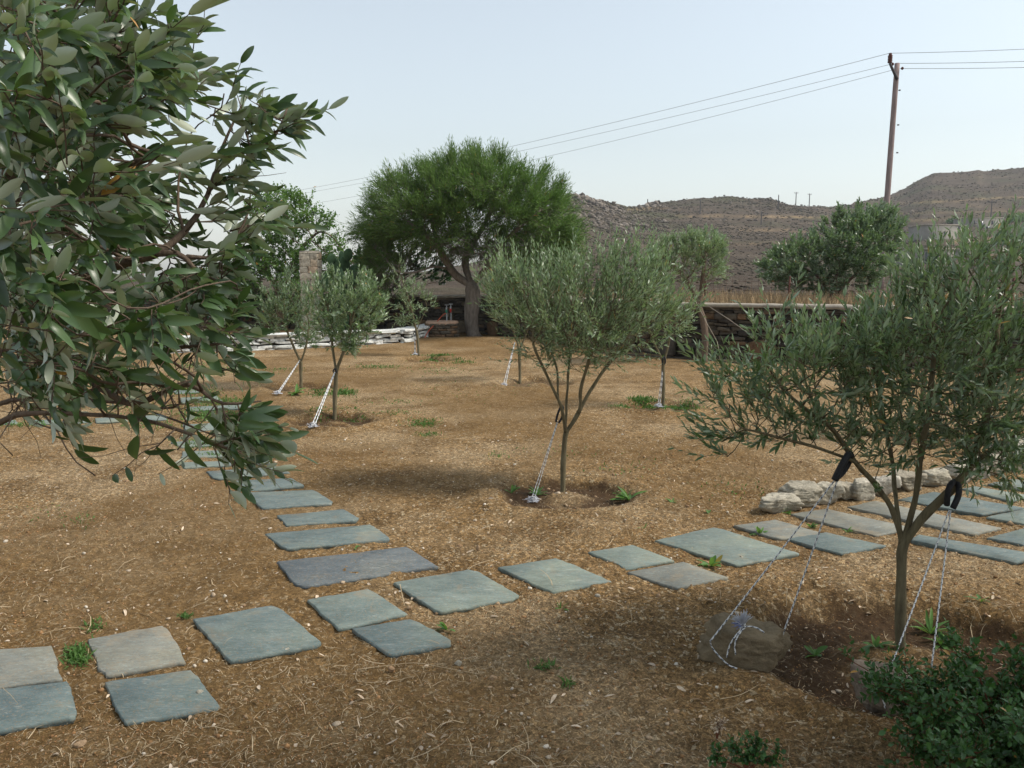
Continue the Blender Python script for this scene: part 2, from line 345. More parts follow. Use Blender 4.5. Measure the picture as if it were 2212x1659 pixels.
g = mesh_obj('ground', np.stack([X, Y, Z], -1), np.stack([ii, ii + 1, ii + nc + 1, ii + nc], -1)[:, ::-1], M['soil'], None, {'damp': damp, 'dug_shade': .55 * sst(-.35, .5, fbm(X * .5, Y * .5, 131, 4) + 1.1 * sst(5.2, 2.6, Y) - .25)})  # last mask darkens the near ground: part moist soil, part painted shade
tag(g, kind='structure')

# ------------------------------------------------------------------ hillside beyond the wall
RU = [-800, 300, 700, 900, 1060, 1160, 1229, 1250, 1273, 1300, 1336, 1350, 1390, 1432, 1470, 1509, 1569, 1610, 1640, 1657, 1684, 1720, 1783, 1824, 1860, 1890, 1921, 1941, 1963, 1978, 2000, 2039, 2077, 2096, 2110, 2153, 2193, 2212, 2500, 3200]
RV = [612, 610, 606, 592, 560, 470, 427, 430, 437, 442, 451.6, 456, 451, 443, 438, 434, 434, 438, 438, 435, 443, 450, 454, 449, 442, 435, 425, 415, 402, 394, 385.5, 383, 380, 376.7, 381, 376.7, 372, 375, 372, 400]
def rd_u(u): return 215 + 50 * sst(1330, 1480, u) + 85 * sst(1760, 1960, u)
def hz(x, y, det=True):
    u = 1106 + F * 1.009 * x / np.maximum(y, 1); rdd = rd_u(u); d = np.hypot(x, y) * 1.0
    dy = y; top = CH + (600.5 - np.interp(u, RU, RV)) / F * rdd * 1.009
    s0 = 16.0; t = np.clip((dy - s0) / (rdd - s0), 0, 3)
    g_ = np.where(t < 1, t ** 1.9, 1 - .8 * (t - 1))
    z = .93 + (top - .93) * g_
    if det:
        k = sst(20, 120, dy) * (1 - .6 * sst(.85, 1.0, t) * (t <= 1.0))
        z = z + k * (.7 * fbm(x * .022, y * .022, 61, 3) + .22 * fbm(x * .17, y * .17, 65, 3)) + .05 * fbm(x * .8, y * .8, 66, 3)
        z = z + sst(.93, 1.0, t) * (t < 1.1) * .9 * np.abs(vn(x * .16, y * .05, 68))**2
        st = 2.6; zz = z / st; fz = zz - np.floor(zz); z = z + k * .06 * st * (sst(.55, 1.0, fz) - fz) * sst(1300, 1500, u)
    return z
WALL = np.array([P(u, 600, y)[:2] for u, y in [(-700, 30.5), (-250, 28.5), (200, 26.3), (560, 24.2), (840, 22.6), (1040, 21.7), (1205, 19.2), (1476, 15.4), (1700, 14.4), (1930, 13.6), (2250, 12.7), (2600, 11.9)]])
uu = np.linspace(-700, 3000, 780); dd = np.concatenate([[0.17, .19], np.exp(np.linspace(math.log(1.0), math.log(600), 420))])
wy = np.interp(uu, 1106 + F * WALL[:, 0] / WALL[:, 1] * 1.009, WALL[:, 1])
U_, D_ = np.meshgrid(uu, dd); Yh = wy[None, :] + D_; Xh = (U_ - 1106) / F / 1.009 * Yh; Zh = hz(Xh, Yh)
Zh[0] = -.35
tan_ = np.zeros_like(Xh); vv = 600.5 - (Zh - CH) / Yh * F / 1.009
def track(u0, v0, u1, v1, w, s=1.0, bow=0):
    global tan_
    t = np.clip((U_ - u0) / (u1 - u0), 0, 1); c = v0 + (v1 - v0) * t + bow * np.sin(math.pi * t) + 1.5 * vn(U_ * .02, U_ * 0 + v0, 5)
    tan_ = np.maximum(tan_, .6 * s * np.exp(-((vv - c) / w) ** 2) * ((U_ > u0) & (U_ < u1)) * (.55 + .45 * vn(U_ * .09, vv * .2, 12)) * (Yh > 70))
for a in [(1455, 472, 1780, 474, 2.2), (1590, 500, 1700, 503, 3, .7), (1350, 459, 1440, 456, 3), (1930, 447, 2212, 432, 2.2, .9), (1930, 466, 2212, 462, 2, .6),
          (1940, 482, 2080, 478, 3, .6), (2080, 452, 2212, 460, 1.6, .5), (2110, 425, 2180, 402, 1.6, .5), (1700, 505, 1900, 512, 2, .4), (1500, 530, 1900, 528, 3, .4), (2040, 525, 2212, 518, 5, .8), (2020, 548, 2260, 560, 8, .6)]: track(*a)
nr, nc = Xh.shape; ii = (np.arange(nr - 1)[:, None] * nc + np.arange(nc - 1)).ravel()
tag(mesh_obj('hillside', np.stack([Xh, Yh, Zh], -1), np.stack([ii, ii + 1, ii + nc + 1, ii + nc], -1), M['hill'], None, {'tan': tan_}), kind='structure')
def hill_hit(u, v):
    y = np.arange(20, 420, .25); x = (u - 1106) / F / 1.009 * y; z = hz(x, y); s = 600.5 - (z - CH) / y * F / 1.009
    i = np.argmax(s < v) if (s < v).any() else len(y) - 1
    return np.array([x[i], y[i], z[i]])
# boulders and low scrub strewn over the slope
def scatter_blobs(n, samp, size, flat, sub, mat, name, seed, thick=1.0):
    g_ = np.random.default_rng(seed); d, f = ico(sub); x, y, s = samp(g_, n); m = len(x)
    z = hz(x, y); r = d[None] * (1 + .28 * g_.normal(size=(m, len(d), 1))) * (s[:, None, None] * np.array([1, 1, flat]))
    th = g_.uniform(0, 6.28, m); c, sn = np.cos(th)[:, None], np.sin(th)[:, None]
    V = np.stack([r[..., 0] * c - r[..., 1] * sn + x[:, None], r[..., 0] * sn + r[..., 1] * c + y[:, None], r[..., 2] + (z + s * flat * .25)[:, None]], -1)
    Fc = (f[None] + (np.arange(m) * len(d))[:, None, None]).reshape(-1, 3)
    return mesh_obj(name, V, Fc, mat, None, {'rnd': np.repeat(g_.uniform(0, 1, m), len(d))}, False)
def s_boul(g_, n):
    u = np.concatenate([g_.uniform(1140, 1440, n // 2), g_.uniform(1300, 2300, n - n // 2)]); t = np.concatenate([g_.uniform(.5, 1, n // 2) ** .6, g_.uniform(.3, 1.02, n - n // 2)])
    y = 16 + (rd_u(u) - 16) * t; x = (u - 1106) / F / 1.009 * y; s = g_.lognormal(-1.25, .55, n) * (1 + .8 * (t > .93)) * np.where(np.arange(n) < n // 2, 1.15, .62)
    keep = vn(x * .06, y * .06, 91) + .5 * vn(x * .2, y * .2, 93) > g_.uniform(-.45, .95, n); return x[keep], y[keep], np.minimum(s[keep], 1.3) * .7
tag(scatter_blobs(7000, s_boul, 1, .75, 1, M['boulder'], 'hill_boulders', 5), 'weathered granite boulders strewn over the hillside and its ridge', 'boulders', kind='stuff')
def s_scrub(g_, n):
    u = g_.uniform(1050, 2400, n); t = g_.uniform(.0, 1.0, n) ** .7; y = 22 + (rd_u(u) - 22) * t; x = (u - 1106) / F / 1.009 * y
    s = g_.uniform(.12, .45, n) * (.3 + .75 * t); keep = vn(x * .05, y * .05, 95) + .5 * vn(x * .3, y * .3, 97) > g_.uniform(-1, .6, n); return x[keep], y[keep], s[keep]
tag(scatter_blobs(26000, s_scrub, 1, .5, 1, M['scrub'], 'hill_scrub', 6), 'low dark thorny scrub covering the hillside behind the wall', 'scrub', kind='stuff')
# ------------------------------------------------------------------ dry stone boundary wall
def polyline_len(W):
    s = np.concatenate([[0], np.cumsum(np.linalg.norm(np.diff(W, axis=0), axis=1))]); return s
def wall_builder(W, H, thick, g, orth=True, hs=(.04, .12), ws=(.12, .40), lo=0.0):
    s = polyline_len(W); Lt = s[-1]; mb = MB(); core = MB()
    def pt(q): return np.array([np.interp(q, s, W[:, 0]), np.interp(q, s, W[:, 1])])
    n = int(Lt / .4); q = np.linspace(0, Lt, n); cen = np.stack([pt(a) for a in q]); tv = nrm(np.gradient(cen, axis=0)); nv = np.stack([tv[:, 1], -tv[:, 0]], 1)
    if nv[:, 1].mean() > 0: nv = -nv                       # faces the camera
    rings = []
    for a, b in ((-1, 0), (1, 0), (1, 1), (-1, 1)):
        rings.append(np.concatenate([cen + nv * a * (thick * .5 - .07), np.full((n, 1), 0.0) + b * (H - .05) + lo - .1 * (1 - b)], 1))
    V = np.stack(rings, 1).reshape(-1, 3); i = np.arange(n - 1)[:, None] * 4 + np.arange(4); j = np.arange(n - 1)[:, None] * 4 + (np.arange(4) + 1) % 4
    core.add(V, [np.stack([i, j, j + 4, i + 4], -1).reshape(-1, 4), np.array([[0, 1, 2, 3]]), np.array([[0, 1, 2, 3]]) + (n - 1) * 4])
    for side in (1, -1):
        z = lo - .03; occ = []
        if orth and side == 1:
            a = .3
            while a < Lt - .3:
                w_ = g.uniform(.16, .26); h_ = g.uniform(.26, .40); occ.append((a - w_, a + w_, h_)); v, f = brick(g, (w_, .07, h_ * .52), 3, .55)
                th = math.atan2(*(pt(a + .1) - pt(a - .1))[::-1]); c, sn = math.cos(th), math.sin(th); nn = np.array([math.sin(th), -math.cos(th)]);
                p = pt(a) + nn * (thick * .5 + .0); V = np.stack([v[:, 0] * c - v[:, 1] * sn + p[0], v[:, 0] * sn + v[:, 1] * c + p[1], v[:, 2] + h_ * .45 + lo], 1)
                mb.add(V, f, g.uniform(.35, 1)); a += g.uniform(.5, 1.5)
        while z < lo + H - .04:
            hh = min(g.uniform(*hs), lo + H - z); a = g.uniform(0, .2)
            while a < Lt:
                ww = g.uniform(*ws); h2 = hh * g.uniform(.85, 1.12)
                if not any(o[0] - .02 < a + ww / 2 < o[1] + .02 and z + hh * .4 < o[2] + lo for o in occ) and (side == 1 or g.random() < .6):
                    v, f = brick(g, (ww * .49, g.uniform(.07, .10), h2 * .48), 3 if side == 1 else 2, .26); am = min(a + ww / 2, Lt)
                    d_ = pt(min(am + .1, Lt)) - pt(max(am - .1, 0)); th = math.atan2(d_[1], d_[0]); c, sn = math.cos(th), math.sin(th); nn = np.array([math.sin(th), -math.cos(th)]) * side
                    p = pt(am) + nn * (thick * .5 - .085 + g.uniform(-.025, .03)); tl = g.uniform(-.10, .10)
                    v[:, 2] += v[:, 0] * tl
                    mb.add(np.stack([v[:, 0] * c - v[:, 1] * sn + p[0], v[:, 0] * sn + v[:, 1] * c + p[1], v[:, 2] + z + hh * .5 + g.uniform(-.008, .008) + .02 * float(vn(am * 1.3, z * 9, 3))], 1), f, g.random() ** 1.3)
                a += ww * 1.0
            z += hh
    return mb, core, cen, nv
gw = np.random.default_rng(12); WH = .98
mb, core, cen, nv = wall_builder(WALL, WH, .42, gw)
t = thing('stone_wall', (*WALL[7], 0), 'long dark dry-stone boundary wall with pale cement coping at the back of the garden', 'wall')
core.build('wall_core', M['core'], t, False); mb.build('stonework', M['drywall'], t)
cp = MB(); n = 420; ss = polyline_len(WALL); q = np.linspace(0, ss[-1], n)
cc = np.stack([np.interp(q, ss, WALL[:, 0]), np.interp(q, ss, WALL[:, 1])], 1); tv = nrm(np.gradient(cc, axis=0)); nn = np.stack([tv[:, 1], -tv[:, 0]], 1)
zb = WH + .01 + .018 * vn(q * .9, q * 0, 4) + .01 * vn(q * 5, q * 0, 6); prof = [(-.25, -.02), (-.24, .035), (-.12, .05), (.12, .05), (.24, .035), (.25, -.02)]
V = np.stack([np.concatenate([cc + nn * (a + .012 * vn(q * 6, q * 0 + k, 8))[:, None], (zb + b)[:, None]], 1) for k, (a, b) in enumerate(prof)], 1).reshape(-1, 3); K = len(prof)
i = np.arange(n - 1)[:, None] * K + np.arange(K); j = np.arange(n - 1)[:, None] * K + (np.arange(K) + 1) % K
cp.add(V, [np.stack([i, j, j + K, i + K], -1).reshape(-1, 4), np.array([range(K)]), np.array([range(K)]) + (n - 1) * K]); cp.build('coping', M['coping'], t)

# low pale retaining wall at the left
LW = np.array([at(a, b)[:2] for a, b in [(330, 762), (480, 757), (640, 752), (790, 743), (870, 735), (935, 727)]])
mb, core, _, _ = wall_builder(LW, .28, .40, np.random.default_rng(8), False, (.045, .085), (.16, .42))
t = thing('low_wall', (*LW[3], 0), 'low curved wall of pale stacked flagstones ending near the well', 'wall')
core.build('wall_core', M['core'], t, False); mb.build('stonework', M['white'], t)
g = np.random.default_rng(4); mb = MB(); s_ = polyline_len(LW); a = 0
while a < s_[-1]:
    wd = g.uniform(.35, .6); p = np.array([np.interp(a + wd / 2, s_, LW[:, k]) for k in (0, 1)]); v, f = brick(g, (wd * .52, .27, .028), 3, .3)
    d_ = np.array([np.interp(a + wd, s_, LW[:, k]) for k in (0, 1)]) - np.array([np.interp(a, s_, LW[:, k]) for k in (0, 1)]); th = math.atan2(d_[1], d_[0]); c, sn = math.cos(th), math.sin(th)
    mb.add(np.stack([v[:, 0] * c - v[:, 1] * sn + p[0], v[:, 0] * sn + v[:, 1] * c + p[1], v[:, 2] + .295 + g.uniform(-.006, .006)], 1), f, g.uniform(.5, 1)); a += wd
mb.build('cap_stones', M['white'], t)

# round stone well with terracotta rim, and the two garden taps over it
wp = P(956, 722, 20.0); wp = np.array([wp[0], 19.9, 0]); g = np.random.default_rng(3)
t = thing('stone_well', wp, 'round stone-built basin with an orange terracotta rim beside the thick tree trunk', 'well')
mb = MB(); rw = .36
z = .0
while z < .36:
    hh = g.uniform(.05, .09); a = g.uniform(0, .5); a0 = a
    while a < a0 + 6.2:
        ww = g.uniform(.12, .26); v, f = brick(g, (ww * .52, .06, hh * .52), 2, .42); th = a + ww / rw / 2 + math.pi / 2; c, sn = math.cos(th), math.sin(th)
        mb.add(np.stack([v[:, 0] * c - v[:, 1] * sn + wp[0] + rw * math.sin(th), v[:, 0] * sn + v[:, 1] * c + wp[1] - rw * math.cos(th), v[:, 2] + z + hh / 2], 1), f, g.uniform(.4, 1)); a += ww / rw
    z += hh
mb.build('masonry', M['drywall'], t)
def lathe(c, prof, k=28):
    an = np.arange(k) * 2 * math.pi / k; V = np.stack([np.stack([c[0] + r_ * np.cos(an), c[1] + r_ * np.sin(an), np.full(k, c[2] + z_)], 1) for r_, z_ in prof]).reshape(-1, 3)
    m_ = len(prof); i = np.arange(m_ - 1)[:, None] * k + np.arange(k); j = np.arange(m_ - 1)[:, None] * k + (np.arange(k) + 1) % k
    return V, [np.stack([i, j, j + k, i + k], -1).reshape(-1, 4)]
mb = MB(); mb.add(*lathe(wp, [(.30, 0), (.30, .36), (.30, .40), (.31, .43), (.38, .435), (.41, .41), (.41, .36), (.36, .34)])); mb.build('rim', M['terra'], t)
def tap(u, v, name_c, label, base_y):
    p = P(u, v, base_y); t = thing('garden_tap', (p[0], p[1], 0), label, 'tap'); mb = MB()
    mb.add(*tubes([[[p[0], p[1], 0], [p[0], p[1], p[2] * .5], [p[0], p[1], p[2]]]], [[.014] * 3], 8))
    mb.add(*tubes([spline([[p[0], p[1], p[2] - .02], [p[0], p[1] - .08, p[2] + .0], [p[0], p[1] - .13, p[2] - .06]], 6)], [[.018] * 6], 8)); mb.build('pipe', M['steel'], t)
    mb = MB(); mb.add(*boxv((p[0], p[1] - .03, p[2] + .06), (.05, .012, .008))); mb.add(*tubes([[[p[0], p[1] - .03, p[2]], [p[0], p[1] - .03, p[2] + .03], [p[0], p[1] - .03, p[2] + .06]]], [[.01] * 3], 6)); mb.build('handle', M['steel'], t)
    mb = MB(); mb.add(*tubes([[[p[0], p[1] - .13, p[2] - .05], [p[0], p[1] - .13, p[2] - .09], [p[0], p[1] - .13, p[2] - .15]]], [[.022, .026, .018]], 8)); mb.build('hose_coupling', M[name_c], t)
    return p
p1 = tap(965, 664, 'green', 'standpipe tap with a green coupling, left of the pair over the stone basin', 20.2)
p2 = tap(974, 662, 'red', 'standpipe tap with a red coupling, right of the pair by the tree trunk', 20.25)
hp = spline([[p1[0], p1[1] - .13, p1[2] - .14], P(955, 682, 19.95), P(940, 700, 19.6), P(925, 716, 19.3), (P(915, 724, 18.9)[0], 18.9, .02)], 20)
V, f = tubes([hp], [[.012] * 20], 6); o = mesh_obj('garden_hose', V, f, M['redhose'], None, None, True, hp[-1]); tag(o, 'thin red garden hose hanging from the green tap down to the pale low wall', 'hose')

# masonry pillar
pp = P(673, 620, 20.0); pc = np.array([pp[0], 20.0, 0]); g = np.random.default_rng(9)
t = thing('stone_pillar', pc, 'square gate pillar of ochre and orange stone blocks among the trees at left', 'pillar')
mb = MB(); mb.add(*boxv(pc + [0, 0, 1.0], (.195, .195, 1.0))); mb.build('pillar_core', M['core'], t, False); mb = MB(); z = 0
hp_ = P(673, 546, 20.0)[2]
while z < hp_:
    hh = min(g.uniform(.12, .2), hp_ - z + .01); sp = g.uniform(.35, .65)
    for fx, fy, ax in ((0, -1, 0), (-1, 0, 1), (1, 0, 1), (0, 1, 0)):
        for k, (a, b) in enumerate(((0, sp), (sp, 1))):
            m_ = (a + b) / 2 - .5; v, f = brick(g, ((b - a) * .215, .05, hh * .5), 3, .25)
            if ax: v = v[:, [1, 0, 2]]
            mb.add(v + pc + np.array([fx * .18 + (m_ * .42 if not ax else 0), fy * .18 + (m_ * .42 if ax else 0), z + hh / 2]), f, g.random())
    z += hh
mb.build('stonework', M['pillar'], t)
v, f = boxv(pc + [0, 0, hp_ + .01], (.215, .215, .03)); mb = MB(); mb.add(v, f); mb.build('pillar_cap', M['coping'], t, False)

# ------------------------------------------------------------------ slate stepping stones
def slab(poly, mat, label, seed, thick=.032, grp='slate slabs of the garden paths'):
    g_ = np.random.default_rng(seed); c = [at(u, v, .016) for u, v in poly]; c = np.array(c)
    A = np.c_[c[:, :2], np.ones(len(c))]; co, *_ = np.linalg.lstsq(A, c[:, 2], rcond=None); ctr = c.mean(0)
    outl = []
    for k in range(len(c)):
        a, b = c[k, :2], c[(k + 1) % len(c), :2]; L = np.linalg.norm(b - a); n_ = max(3, int(L / .022)); d_ = (b - a) / max(L, 1e-6); no = np.array([d_[1], -d_[0]])
        nk = max(3, int(L / .07)); kx = np.concatenate([[0], np.sort(g_.random(nk)), [1]]); ky = np.concatenate([[0], g_.normal(0, min(.0035, L * .04), nk), [0]])
        for q in np.arange(n_) / n_:
            env = min(q, 1 - q) * 4; env = min(1, env)
            outl.append(a + (b - a) * q + no * (float(np.interp(q, kx, ky)) + min(.0016, L * .02) * float(vn(q * L * 60 + k * 5, seed, 3)) * env))
    O = np.array(outl); n_ = len(O); cen_ = O.mean(0)
    def ring(sh, dz, jit):
        d_ = nrm(cen_ - O); p = O + d_ * (sh + jit * g_.uniform(-1, 1, (n_, 1))); z_ = np.c_[p, np.ones(n_)] @ co + dz; return np.c_[p, z_]
    layer = .004 * vn(np.arange(n_) * .13, np.full(n_, seed * 1.0), 6)
    rings = [ring(.004, -thick, .003), ring(.004, -thick * .6, .004), ring(-.003, -thick * .35, .003), ring(.0, -.0025, .001), ring(.0035, 0.0, .0015)]
    V = np.concatenate(rings); i = np.arange(n_); j = (i + 1) % n_; F4 = [np.stack([i + k * n_, j + k * n_, j + (k + 1) * n_, i + (k + 1) * n_], 1) for k in range(4)]
    me = mesh_obj('stepping_stone', V, [np.concatenate(F4), np.array([i + 4 * n_])], mat, None, None, False, (ctr[0], ctr[1], ctr[2] - thick))
    tag(me, label, 'paving slab', grp); return me
SL = [
 ([(-60, 1408), (0, 1402), (112, 1394), (122, 1425), (135, 1465), (0, 1485), (-60, 1492)], 3, 'brownish slate slab cut by the left photo edge, behind a blue-grey one'),
 ([(-60, 1494), (0, 1488), (145, 1470), (153, 1486), (163, 1529), (160, 1550), (0, 1578), (-60, 1588)], 0, 'blue-grey slate slab in the bottom left corner, nearest on the left edge'),
 ([(191, 1381), (350, 1351), (362, 1358), (383, 1388), (400, 1429), (230, 1459), (210, 1430)], 3, 'mottled grey and tan slab behind the one carrying a pebble, beside the grass tuft'),
 ([(227, 1473), (411, 1446), (428, 1460), (474, 1523), (470, 1528), (275, 1562), (263, 1549)], 0, 'blue-grey slate slab with a small pale pebble lying on it'),
 ([(418, 1337), (586, 1307), (609, 1315), (693, 1386), (686, 1393), (500, 1426), (487, 1416)], 0, 'large square slab with yellowish stains alone between two pairs of small slabs'),
 ([(664, 1295), (795, 1271), (881, 1326), (732, 1357)], 1, 'slab with a pale lichen patch directly behind the chipped-edge front slab'),
 ([(761, 1357), (886, 1337), (907, 1344), (973, 1381), (971, 1391), (849, 1413), (838, 1411)], 0, 'small slab with a thick pale front edge, just left of a leafy weed'),
 ([(851, 1256), (1011, 1230), (1034, 1235), (1121, 1284), (1106, 1293), (955, 1321), (938, 1316)], 1, 'large green-grey slab where the two paths meet, right end of the junction'),
 ([(1076, 1225), (1201, 1205), (1241, 1219), (1320, 1255), (1195, 1278)], 1, 'plain single slab on the right path between the junction slab and a pair'),
 ([(1271, 1192), (1366, 1176), (1455, 1210), (1353, 1228), (1330, 1215)], 1, 'smaller slab of the close pair in the right path, the farther one'),
 ([(1356, 1235), (1476, 1213), (1572, 1246), (1462, 1270)], 3, 'smaller slab of the close pair in the right path, the nearer one by a weed'),
 ([(1415, 1166), (1541, 1139), (1560, 1143), (1726, 1194), (1592, 1221), (1500, 1193)], 1, 'widest cracked green-grey slab left of the anchor rope in the right path'),
 ([(1585, 1134), (1674, 1122), (1770, 1149), (1765, 1154), (1688, 1164), (1660, 1158)], 3, 'small tan-grey slab just left of the white end stone of the rock border'),
 ([(1702, 1163), (1784, 1149), (1914, 1178), (1818, 1195), (1760, 1180)], 0, 'small blue-grey slab left of the forked olive trunk'),
 ([(1708, 1110), (1784, 1098), (1975, 1140), (1907, 1154), (1890, 1156)], 3, 'long slab touching the first rocks of the rock border'),
 ([(1830, 1094), (1890, 1081), (2163, 1140), (2102, 1154)], 3, 'very long narrow slab passing behind the forked olive trunk'),
 ([(1941, 1077), (2016, 1063), (2212, 1095), (2122, 1112)], 0, 'broad slab seen under the right foam sleeve, behind the very long one'),
 ([(2078, 1055), (2105, 1050), (2225, 1070), (2184, 1082)], 1, 'narrow slab beside the rock border near the right photo edge'),
 ([(2133, 1045), (2187, 1034), (2260, 1046), (2212, 1057)], 1, 'farthest slab of the right path, highest at the right photo edge'),
 ([(2131, 1116), (2212, 1099), (2275, 1112), (2212, 1131)], 1, 'slab cut by the right edge, just in front of the broad one'),
 ([(2133, 1161), (2212, 1141), (2290, 1158), (2212, 1176)], 0, 'slab cut by the right photo edge behind the long front strip slab'),
 ([(1968, 1166), (1984, 1154), (2225, 1194), (2250, 1206), (2190, 1214)], 0, 'long strip slab nearest the viewer right of the forked olive trunk'),
 ([(599, 1213), (878, 1180), (947, 1224), (660, 1266), (641, 1262)], 2, 'longest dark grey slab, first of the receding left path at the junction'),
 ([(573, 1152), (800, 1133), (840, 1160), (838, 1165), (620, 1185), (610, 1180)], 0, 'second slab of the receding left path, with a seedling before its edge'),
 ([(599, 1113), (742, 1099), (775, 1118), (770, 1124), (619, 1134)], 0, 'narrow third slab of the receding left path'),
 ([(533, 1063), (676, 1058), (718, 1082), (716, 1087), (568, 1098), (556, 1088)], 0, 'broad fourth slab of the receding left path, slightly bluer'),
 ([(507, 1038), (630, 1032), (657, 1049), (527, 1061)], 0, 'fifth slab of the receding left path'),
 ([(446, 1018), (604, 1007), (626, 1020), (474, 1034), (461, 1031)], 0, 'sixth slab of the receding left path, half under hanging leaves'),
 ([(391, 999), (580, 992), (588, 1000), (397, 1010)], 1, 'seventh narrow slab of the receding left path under the hanging branch'),
 ([(395, 974), (500, 972), (507, 985), (393, 988)], 1, 'eighth slab of the receding left path, in green grass'),
 ([(369, 955), (479, 947), (492, 959), (392, 965)], 1, 'ninth slab of the receding left path, behind the branch'),
 ([(395, 917), (460, 913), (476, 926), (405, 932)], 1, 'tenth slab of the receding left path, amid branches and grass'),
 ([(404, 879), (540, 873), (546, 881), (400, 887)], 1, 'eleventh far slab of the receding left path, left of the tree guy rope'),
 ([(390, 859), (468, 855), (480, 865), (394, 870)], 1, 'twelfth far slab of the receding left path'),
 ([(373, 842), (424, 839), (436, 846), (380, 850)], 1, 'farthest visible slab of the receding left path'),
 ([(4, 908), (34, 907), (38, 914), (0, 916)], 1, 'distant slab at the left photo edge seen under the big branches'),
 ([(62, 907), (118, 906), (126, 915), (64, 916)], 1, 'distant slab second from the left edge under the big branches'),
 ([(136, 905), (186, 903), (196, 912), (138, 914)], 1, 'distant slab third from the left edge under the big branches'),
 ([(206, 903), (262, 900), (276, 909), (208, 912)], 1, 'distant slab fourth from the left edge under the big branches'),
 ([(290, 899), (350, 896), (362, 906), (294, 909)], 1, 'distant slab fifth from the left edge, where the paths join')]
for k, (poly, mi, lab) in enumerate(SL): slab(poly, M['slate'][mi], lab, k + 1)

# ------------------------------------------------------------------ rocks
def place_rock(name, u, v, wpx, hpx, seed, mat, label, cat, group=None, sub=4, flat=.75, rz=None, npl=14, extra=None):
    """a rock whose foot is at (u, v) and that looks wpx wide and hpx high"""
    p = at(u, v); dist = math.hypot(*p[:2]); s = dist / F * .98; w_, h_ = wpx * s / 2, hpx * s / 2 * 1.1
    g_ = np.random.default_rng(seed); v_, f = rock(seed, (w_ * 1.1, w_ * flat * 1.1, h_ * 1.1), sub, npl, .11, 42, extra)
    th = g_.uniform(-.3, .3) if rz is None else rz; c, sn = math.cos(th), math.sin(th); v_ = np.stack([v_[:, 0] * c - v_[:, 1] * sn, v_[:, 0] * sn + v_[:, 1] * c, v_[:, 2]], 1)
    lowest = v_[:, 2].min(); ctr = np.array([p[0], p[1] + w_ * flat * .8, 0]); ctr[2] = p[2] - lowest * .82
    o = mesh_obj(name, v_ + ctr, f, mat, None, {'rnd': np.full(len(v_), g_.random())}, True, (ctr[0], ctr[1], p[2]))
    tag(o, label, cat, group); return o, ctr, (w_, w_ * flat, h_)
ordw = ['first', 'second', 'third', 'fourth', 'fifth', 'sixth', 'seventh', 'eighth', 'ninth', 'tenth', 'eleventh', 'twelfth', 'thirteenth', 'fourteenth']
BR = [(1695, 1111, 84, 36), (1752, 1098, 104, 42), (1795, 1092, 62, 48), (1834, 1084, 52, 40), (1874, 1084, 60, 40), (1912, 1073, 62, 42), (1972, 1063, 84, 36), (2030, 1052, 60, 30), (2082, 1046, 62, 36), (2110, 1036, 60, 46), (2146, 1030, 54, 40), (2180, 1022, 60, 44), (2205, 1010, 56, 40), (2236, 1004, 70, 42)]
for k, (u, v, wd, ht) in enumerate(BR):
    lab = ['flat white block at the left end of the border of rocks', 'long low cracked grey rock, second in the rock border', 'upright grey rock behind the guy ropes, third in the rock border'][k] if k < 3 else '%s rock from the left in the pale rock border beside the path' % ordw[k]
    place_rock('border_rock', u, v, wd, ht, 100 + k, M['lime'], lab, 'rock', 'pale rocks edging the right path', 5, .62, npl=7, extra=[(g.normal() * .15, -.1, 1, .68), (g.normal() * .2, -1, -.1, .74), (-1, g.normal() * .3, .15, .8), (1, g.normal() * .3, .2, .78)])
ra, rac, rad = place_rock('anchor_rock', 1622, 1446, 168, 98, 51, M['rock'], 'brown boulder tied round with striped rope, left of the dark basin', 'rock', 'rocks anchoring the guy ropes', 5, .62, -.1, 3, [(.22, -.16, 1, .66), (0, 0, -1, .7), (.05, -1, .12, .74), (0, 1, 0, .8), (-1, -.25, .3, .86), (1, -.2, .45, .86), (1, -.5, -.2, .9), (-.5, -1, -.1, .84)])
rb, rbc, rbd = place_rock('anchor_rock', 1930, 1550, 150, 112, 64, M['pinkrock'], 'pale pinkish boulder half hidden by the dark green shrub at bottom right', 'rock', 'rocks anchoring the guy ropes', 5, .6, .1, 7, [(.1, -.1, 1, .72), (0, 0, -1, .7), (0, -1, 0.1, .75), (-1, -.2, .2, .85), (1, -.1, .3, .85)])
place_rock('pebble', 430, 1506, 17, 13, 71, M['lime'], 'small pale wedge-shaped pebble lying on the blue-grey slab', 'pebble', None, 3)
for k, (u, v, wd, ht, lab) in enumerate([(618, 1412, 12, 12, 'round white pebble at the front edge of the large yellow-stained slab'), (990, 1440, 17, 12, 'pale stone on bare soil in front of the thick-edged slab'),
     (1033, 1190, 10, 12, 'small pinkish stone standing behind the plain right-path slab'), (1065, 1470, 16, 11, 'grey-brown stone on the soil right of the long dry stalk'), (1290, 1292, 12, 9, 'white pebble below the plain single slab of the right path'),
     (845, 1455, 17, 13, 'tan block-shaped stone beneath the bent dry stalk'), (170, 1618, 22, 12, 'tan pebble in front of the bottom left slab'), (1600, 1210, 9, 8, 'tiny white pebble near the cracked slab')]):
    place_rock('pebble', u, v, wd, ht, 200 + k, M['lime'] if 'white' in lab or 'pale' in lab else M['pebble'], lab, 'pebble', None, 3)

